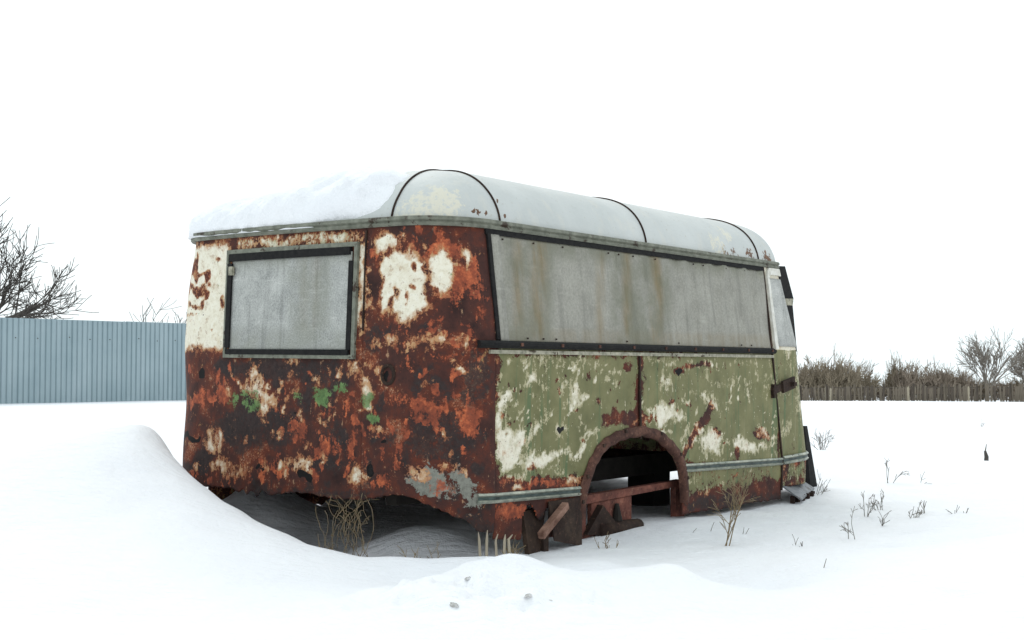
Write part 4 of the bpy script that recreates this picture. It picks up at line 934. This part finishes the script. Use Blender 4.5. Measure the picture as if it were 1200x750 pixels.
M['wood_dark'] = mat_plain('dark_weathered_wood', (0.045, 0.038, 0.03), (0.125, 0.10, 0.08), 9, 0.9, vstretch=0.12)
M['wood_pale'] = mat_plain('pale_weathered_wood', (0.26, 0.22, 0.16), (0.42, 0.37, 0.28), 9, 0.9, vstretch=0.12)
variants = []
for k, me_ in enumerate(pick_mesh):
    for mt in ('wood', 'wood_dark', 'wood', 'wood_pale'):
        c_ = me_.copy(); c_.materials.clear(); c_.materials.append(M[mt]); variants.append((c_, mt))
s_ = 0.0
while s_ < Lp:
    x, y = p0 + pdir * s_; z = gz_at(x, y); hgt = np.interp(s_ / Lp, [0, 0.3, 0.6, 1], [0.93, 0.90, 1.0, 1.08]) * rnd.uniform(0.80, 1.10)
    c_ = rnd.choice([v[0] for v in variants if v[1] != 'wood_pale'] if rnd.random() < 0.95 else [v[0] for v in variants if v[1] == 'wood_pale'])
    if rnd.random() > 0.05:
        o = bpy.data.objects.new('picket', c_); COL.objects.link(o); o.parent = pf
        o.location = (x - p0[0], y - p0[1] + rnd.uniform(-0.02, 0.02), z - pf.location[2]); o.scale = (rnd.uniform(0.8, 1.2), 1, hgt)
        o.rotation_euler = (0, rnd.gauss(0, 0.05), math.atan2(pdir[1], pdir[0]))
    s_ += rnd.uniform(0.125, 0.20)
for hz in (0.35, 0.78):
    mb = MB(); pts = []
    for k in range(30):
        x, y = p0 + pdir * Lp * k / 29; pts.append((x - p0[0], y - p0[1] + 0.06, gz_at(x, y) - pf.location[2] + hz + rnd.uniform(-0.03, 0.03)))
    mb.tube(pts, 0.04, 4); mb.build('fence_rail', M['wood_dark'], pf)
for k in range(12):
    x, y = p0 + pdir * (Lp * (k + 0.5) / 12); mb = MB(); mb.tube([(0, 0, -0.5), (0, 0, 1.0)], 0.06, 6); o = mb.build('fence_post', M['wood'] if k % 3 == 0 else M['wood_dark'], pf)
    o.location = (x - p0[0], y - p0[1] - 0.09, gz_at(x, y) - pf.location[2])

# ---------------------------------------------------------------- trees, shrubs, weeds
M['bark'] = mat_plain('dark_bark', (0.045, 0.040, 0.036), (0.11, 0.097, 0.085), 12, 0.9)
M['bark_far'] = mat_plain('grey_brown_bark', (0.14, 0.12, 0.10), (0.27, 0.24, 0.205), 6, 0.9)
M['twig'] = mat_plain('brown_twigs', (0.17, 0.135, 0.105), (0.34, 0.28, 0.22), 3, 0.9)
M['twig_olive'] = mat_plain('olive_brown_twigs', (0.17, 0.14, 0.10), (0.33, 0.275, 0.20), 3, 0.9)
M['straw'] = mat_plain('dry_straw', (0.11, 0.08, 0.045), (0.32, 0.245, 0.145), 40, 0.9)
M['stalk'] = mat_plain('dark_dry_stalk', (0.10, 0.092, 0.08), (0.22, 0.20, 0.17), 40, 0.9)
def grow(mb, p, d, length, rad, level, maxl, r, bend=0.25, kids=(4, 7), up_=0.10, minr=0.004, sides=5, ratio=(0.45, 0.72), spread=(0.45, 0.95), rr=0.55):
    n = 5 if level < maxl else 4; pts = [Vector(p)]; d = Vector(d).normalized(); dirs = [d.copy()]
    for i in range(n):
        d = (d + Vector((r.gauss(0, bend), r.gauss(0, bend), r.gauss(0, bend) + up_)) * 0.45).normalized(); pts.append(pts[-1] + d * (length / n)); dirs.append(d.copy())
    tip = max(minr, rad * 0.45); mb.tube(pts, [rad + (tip - rad) * i / n for i in range(n + 1)], sides if level < 2 else (4 if level < maxl else 3), cap=False)
    if level >= maxl: return
    for k in range(r.randint(*kids)):
        t = r.uniform(0.25, 1.0) if level else r.uniform(0.35, 1.0); i = min(n - 1, int(t * n)); q = pts[i].lerp(pts[i + 1], t * n - i); ax = dirs[i]
        o_ = ax.orthogonal().normalized(); o_.rotate(Matrix.Rotation(r.uniform(0, 6.283), 3, ax)); a = r.uniform(*spread)
        nd = ax * math.cos(a) + o_ * math.sin(a)
        grow(mb, q, nd, length * r.uniform(*ratio), max(minr, rad * (1 - 0.5 * t) * rr), level + 1, maxl, r, bend, kids, up_, minr, sides, ratio, spread, rr)
def tree(name, loc, h, rad, seed, label, mat, stems=None, maxl=4, group=None, minr=0.006, lean_=(0, 0), kids=(4, 6), cat='tree', trunk_h=0.3, cap=None, spread=(0.45, 0.95), tilt=(0.25, 0.75)):
    r = random.Random(seed); root = empty(name, loc); tag(root, label, cat, group)
    tb = MB(); cb = MB(); th_ = h * trunk_h
    top = Vector((lean_[0] * th_, lean_[1] * th_, th_)); tb.tube([(0, 0, -0.4), top * 0.5, top], [rad * 1.25, rad, rad * 0.85], 8, cap=False)
    for k in range(stems or 4):
        a = 2 * math.pi * (k + r.uniform(-0.3, 0.3)) / (stems or 4); t_ = r.uniform(*tilt)
        grow(cb, top * r.uniform(0.75, 1.0), (math.cos(a) * t_ + lean_[0], math.sin(a) * t_ + lean_[1], 1), (h - th_) * r.uniform(0.5, 0.75), rad * 0.6, 1, maxl, r, 0.22, kids, 0.08, minr, 5, spread=spread)
    tb.build('trunk', mat, root, True); cb.build('crown', mat, root); return root
def gl(px, dep): x = (px - 600) / F * dep; return (x, dep, gz_at(x, dep))
tree('bare_tree', gl(-40, 34.0), 5.0, 0.11, 6, 'large dark leafless tree rising behind the corrugated fence at the left edge', M['bark'], 9, 4, minr=0.009, trunk_h=0.34, lean_=(0.22, 0), kids=(4, 6), spread=(0.35, 0.9), tilt=(0.3, 1.25))
tree('bare_tree', gl(212, 40.0), 3.05, 0.05, 15, 'small leafless tree just clearing the corrugated fence beside the bus', M['bark'], 5, 3, minr=0.008, trunk_h=0.3, lean_=(-0.2, 0), kids=(4, 5))
tree('bare_tree', gl(98, 42.0), 2.75, 0.05, 19, 'twiggy sapling tips just showing above the corrugated fence top', M['bark'], 4, 3, minr=0.008, trunk_h=0.3, kids=(4, 5))
tree('bare_tree', gl(1157, 84.0), 4.5, 0.10, 5, 'grey leafless spreading tree behind the picket fence', M['bark_far'], 7, 4, minr=0.014, trunk_h=0.14, kids=(4, 6), spread=(0.25, 0.6))
tree('bare_tree', gl(1203, 86.0), 3.6, 0.10, 8, 'grey leafless tree cut off by the right picture edge', M['bark_far'], 6, 4, minr=0.016, trunk_h=0.18, kids=(4, 6), spread=(0.3, 0.8))
def shrub_mesh(seed, mat):
    r = random.Random(seed); cb = MB(); sb = MB()
    for k in range(52):
        a = r.uniform(0, 6.283); t_ = r.uniform(0, 0.75) ** 0.8; x, y = r.gauss(0, 0.28), r.gauss(0, 0.28)
        dst = sb if k < 8 else cb
        grow(cb, (x, y, -0.1), (math.cos(a) * t_, math.sin(a) * t_, 1), r.uniform(0.55, 0.9), 0.016, 2, 4, r, 0.25, (4, 6), 0.06, 0.0085, 4, (0.4, 0.65), (0.3, 0.8), 0.7)
        if k < 8: sb.tube([(x, y, -0.3), (x + math.cos(a) * t_ * 0.25, y + math.sin(a) * t_ * 0.25, 0.3)], [0.03, 0.02], 5, cap=False)
    a = cb.build('crown', mat); b = sb.build('trunk', mat); ma, mb_ = a.data, b.data; bpy.data.objects.remove(a); bpy.data.objects.remove(b); return ma, mb_
SH = [shrub_mesh(30, M['twig']), shrub_mesh(31, M['twig_olive']), shrub_mesh(32, M['twig']), shrub_mesh(33, M['twig_olive'])]
ordn = ['first', 'second', 'third', 'fourth', 'fifth', 'sixth', 'seventh', 'eighth', 'ninth', 'tenth', 'eleventh', 'twelfth', 'thirteenth', 'fourteenth', 'fifteenth', 'sixteenth', 'seventeenth']
shr = [(932, 88, 2.2, 1.5), (950, 84, 2.55, 1.5), (968, 86, 2.75, 1.6), (985, 83, 2.5, 1.5), (1000, 87, 2.4, 1.3), (1014, 84, 1.7, 1.1), (1032, 86, 1.1, 0.8), (1049, 85, 2.7, 1.0), (1064, 84, 2.35, 1.3), (1080, 87, 2.1, 1.4), (1096, 84, 2.15, 1.4), (1112, 86, 2.05, 1.4), (1126, 84, 1.85, 1.3), (1146, 86, 1.5, 1.2), (1170, 85, 1.3, 1.2), (1190, 87, 1.5, 1.2)]
for k, (px, dep, h_, w_) in enumerate(shr):
    root = empty('bare_shrub', gl(px, dep)); tag(root, 'bare brown shrub behind the picket fence, %s from the bus' % ordn[k], 'shrub', 'shrubs along the picket fence')
    a, b = SH[k % 4]
    for nm, me_ in (('crown', a), ('trunk', b)):
        o = bpy.data.objects.new(nm, me_); COL.objects.link(o); o.parent = root; o.scale = (w_ * 1.05, w_ * 1.05, h_ / 1.08); o.rotation_euler = (0, 0, k * 1.7)

# weeds standing in the snow
def weed(px, py, hpx, label, seed, mat='stalk', stems=3, maxl=2, tilt=0.35, lean_=(0, 0), rad=0.0032, kids=(2, 4), dep=None, cat='weed', name='dry_weed', group=None):
    if dep is None: x, y, z = ground_hit(px, py)
    else: x, y, z = (px - 600) / F * dep, dep, gz_at((px - 600) / F * dep, dep)
    r = random.Random(seed); h = 0.88 * hpx / F * y; root = empty(name, (x, y, z)); tag(root, label, cat, group)
    for k in range(stems):
        mb = MB(); a = r.uniform(0, 6.283); t_ = r.uniform(0, tilt)
        grow(mb, (r.uniform(-0.02, 0.02), r.uniform(-0.02, 0.02), -0.05), (math.cos(a) * t_ + lean_[0], math.sin(a) * t_ + lean_[1], 1), h * r.uniform(0.6, 1.05) + 0.05, rad, 0, maxl, r, 0.15, kids, 0.0, 0.0016, 4, (0.25, 0.55), (0.35, 0.9), 0.65)
        mb.build('stem', M[mat], root)
    return root
weed(848, 640, 85, 'tall branching straw coloured weed in front of the skirt', 3, 'straw', 4, 2, 0.20, (0.34, 0), 0.0042, (4, 5))
weed(963, 527, 26, 'bushy dry weed clump on the snow just past the bus front', 4, 'stalk', 9, 2, 0.9, rad=0.005)
weed(1041, 566, 28, 'lone thin upright twig in the snow, farthest of the right-hand weeds', 5, 'stalk', 3, 2, 0.5)
weed(1076, 566, 14, 'short slanting twig pair in the open snow, right of the lone upright twig', 6, 'stalk', 2, 1, 0.9, (0.5, 0))
weed(1012, 605, 34, 'spindly weed, leftmost of the clump below the bus front', 7, 'stalk', 3, 2, 0.6)
weed(998, 632, 36, 'thin weed stem standing nearest the camera right of the bus', 8, 'stalk', 2, 2, 0.15)
weed(1033, 598, 22, 'small forked weed in the middle of the right-hand clump', 9, 'stalk', 4, 2, 0.8)
weed(1033, 616, 15, 'low weed sprig at the lower middle of the right-hand clump', 10, 'stalk', 3, 1, 0.6)
weed(1064, 608, 24, 'slanting dry stalk leaning right in the right-hand clump', 11, 'stalk', 3, 2, 0.7, (0.9, 0))
weed(1085, 602, 12, 'tiny twig sprig at the right end of the clump', 12, 'stalk', 3, 1, 0.9)
weed(1122, 603, 10, 'tiny isolated sprig right of the clump', 13, 'stalk', 3, 1, 0.9)
weed(957, 580, 26, 'curved dry grass stem beside the front plate of the bus', 14, 'stalk', 4, 1, 0.9, (0.3, 0))
weed(956, 668, 16, 'single short leaning blade in the shaded snow trough', 15, 'stalk', 1, 0, 0.2, (0.35, 0))
weed(805, 625, 14, 'single dark blade in the snow below the wheel arch', 16, 'stalk', 1, 0, 0.3, (0.9, 0))
weed(826, 622, 14, 'short dark blade between wheel arch and tall weed', 17, 'stalk', 1, 0, 0.2, (0.5, 0))
weed(868, 626, 12, 'short dark blade just right of the tall weed', 18, 'stalk', 2, 0, 0.2, (0.4, 0))
weed(940, 640, 10, 'tiny twig by the end of the bus shadow', 19, 'stalk', 2, 1, 0.5)
weed(1150, 500, 8, 'small sprig in the far snow near the short post', 20, 'stalk', 3, 1, 0.6)
# dry grass under the tail
weed(405, 640, 34, 'low tuft of dry grass at the foot of the hanging vines', 21, 'straw', 12, 0, 0.6, rad=0.0016, dep=6.62, kids=(1, 2), cat='grass', name='dry_grass')
weed(383, 640, 55, 'tall thin dry stalk left of the grass tuft under the tail', 22, 'straw', 3, 1, 0.08, rad=0.005, dep=6.70, kids=(2, 3), cat='grass', name='dry_grass')
weed(268, 590, 24, 'dry stalk hanging at the lower left edge of the bus', 23, 'straw', 3, 1, 0.3, dep=7.0, cat='grass', name='dry_grass')
weed(283, 590, 20, 'short dry stalk right beside the drift edge under the bus', 24, 'straw', 3, 1, 0.3, dep=6.95, cat='grass', name='dry_grass')
weed(508, 650, 32, 'thin bent straw stem under the rear corner', 25, 'straw', 2, 1, 0.25, dep=6.30, cat='grass', name='dry_grass')
weed(520, 652, 42, 'long straw leaning right under the rear corner', 26, 'straw', 1, 0, 0.0, (0.75, 0), dep=6.28, cat='grass', name='dry_grass')
weed(485, 652, 18, 'small straw tuft at the edge of the snow hollow', 27, 'straw', 4, 1, 0.5, dep=6.25, cat='grass', name='dry_grass')
weed(603, 645, 30, 'curly straw tuft beside the bent bracket', 28, 'straw', 9, 1, 0.7, dep=6.42, cat='grass', name='dry_grass')
weed(712, 632, 14, 'looped straw at the foot of the wheel arch', 29, 'straw', 5, 1, 0.8, dep=7.05, cat='grass', name='dry_grass')
r = random.Random(77); hx, hy = (412 - 600) / F * 6.72, 6.72; tz = at(412, 584, 6.72)[2]; bz = gz_at(hx, hy)
root = empty('dry_vine', (hx, hy, bz)); tag(root, 'curly tangle of dry vines hanging from the rusty tail into the hollow', 'vine')
for k in range(34):
    mb = MB(); x = r.gauss(0, 0.075); y = r.uniform(-0.03, 0.06); z = tz - bz - r.uniform(-0.03, 0.10); a = r.uniform(0, 6.28); pts = []
    for i in range(r.randint(10, 26)):
        pts.append((x, y, max(z, 0.0))); a += r.gauss(0, 0.8); x += 0.010 * math.cos(a) - 0.05 * x; z += 0.012 * math.sin(a) - 0.012; y += r.gauss(0, 0.006)
    mb.tube(pts, 0.0015, 4); mb.build('strand', M['straw'], root)
# pale stubs under the corner
for k, (px, py, hp) in enumerate(((564, 648, 30), (570, 648, 33), (583, 646, 25), (590, 644, 22), (598, 641, 18))):
    dep = 6.40; x = (px - 600) / F * dep; z0 = at(px, py, dep)[2]; mb = MB(); h = 0.8 * hp / F * dep
    mb.tube([(0, 0, -0.10), (rnd.uniform(-0.01, 0.01), 0, h * 0.6), (rnd.uniform(-0.015, 0.015), 0, h)], [0.008, rnd.uniform(0.005, 0.008), 0.002], 6)
    o = mb.build('reed_stub', M['wood_pale']); o.location = (x, dep, z0)
    tag(o, 'pale broken reed stub under the rear corner, %s from the left' % ordn[k], 'stub', 'reed stubs under the rear corner')
# short post in the far snow
x, y, z = ground_hit(1155, 540); r = random.Random(4)
o = empty('marker_post', (x, y, z)); tag(o, 'short dark stump sticking out of the far snow at right', 'post')
mb = MB(); mb.tube([(0, 0, -0.1), (0.010, 0, 0.04), (-0.004, 0, 0.10)], [0.026, 0.022, 0.012], 7); mb.build('stump', M['bark'], o)
mb = MB(); mb.tube([(-0.004, 0, 0.09), (0.012, 0, 0.17)], [0.008, 0.003], 5); mb.build('tip', M['stalk'], o)
# soil clods in the near bank
def clod(px, py, sx, label, seed):
    x, y, z = ground_hit(px, py); r = random.Random(seed); v = []; f = []; n = 9; m = 6
    for i in range(m + 1):
        for j in range(n):
            a = 2 * math.pi * j / n; b = math.pi * i / m; k = 1 + r.uniform(-0.28, 0.28) * (0 < i < m)
            v.append((math.sin(b) * math.cos(a) * sx * k, math.sin(b) * math.sin(a) * sx * 0.7 * k, math.cos(b) * sx * 0.42 * k))
    for i in range(m):
        for j in range(n): f.append((i * n + j, i * n + (j + 1) % n, (i + 1) * n + (j + 1) % n, (i + 1) * n + j))
    o = mesh_obj('soil_clod', v, f, M['clod']); o.location = (x, y, z - sx * 0.12); o.rotation_euler = (r.uniform(-0.3, 0.3), r.uniform(-0.3, 0.3), r.uniform(0, 6)); tag(o, label, 'clod', 'clods in the snow bank'); return o
M['clod'] = mat_plain('frozen_soil', (0.30, 0.28, 0.25), (0.72, 0.72, 0.72), 30, 0.9, bump=0.5)
clod(532, 714, 0.022, 'dirty frozen clod nearest the bottom edge of the bank', 1); clod(619, 700, 0.020, 'brownish frozen clod on the bank, rightmost of the clods', 2); clod(549, 679, 0.015, 'small frozen clod near the bank top', 3); clod(645, 706, 0.010, 'tiny crumb of frozen soil right of the brownish clod', 4)
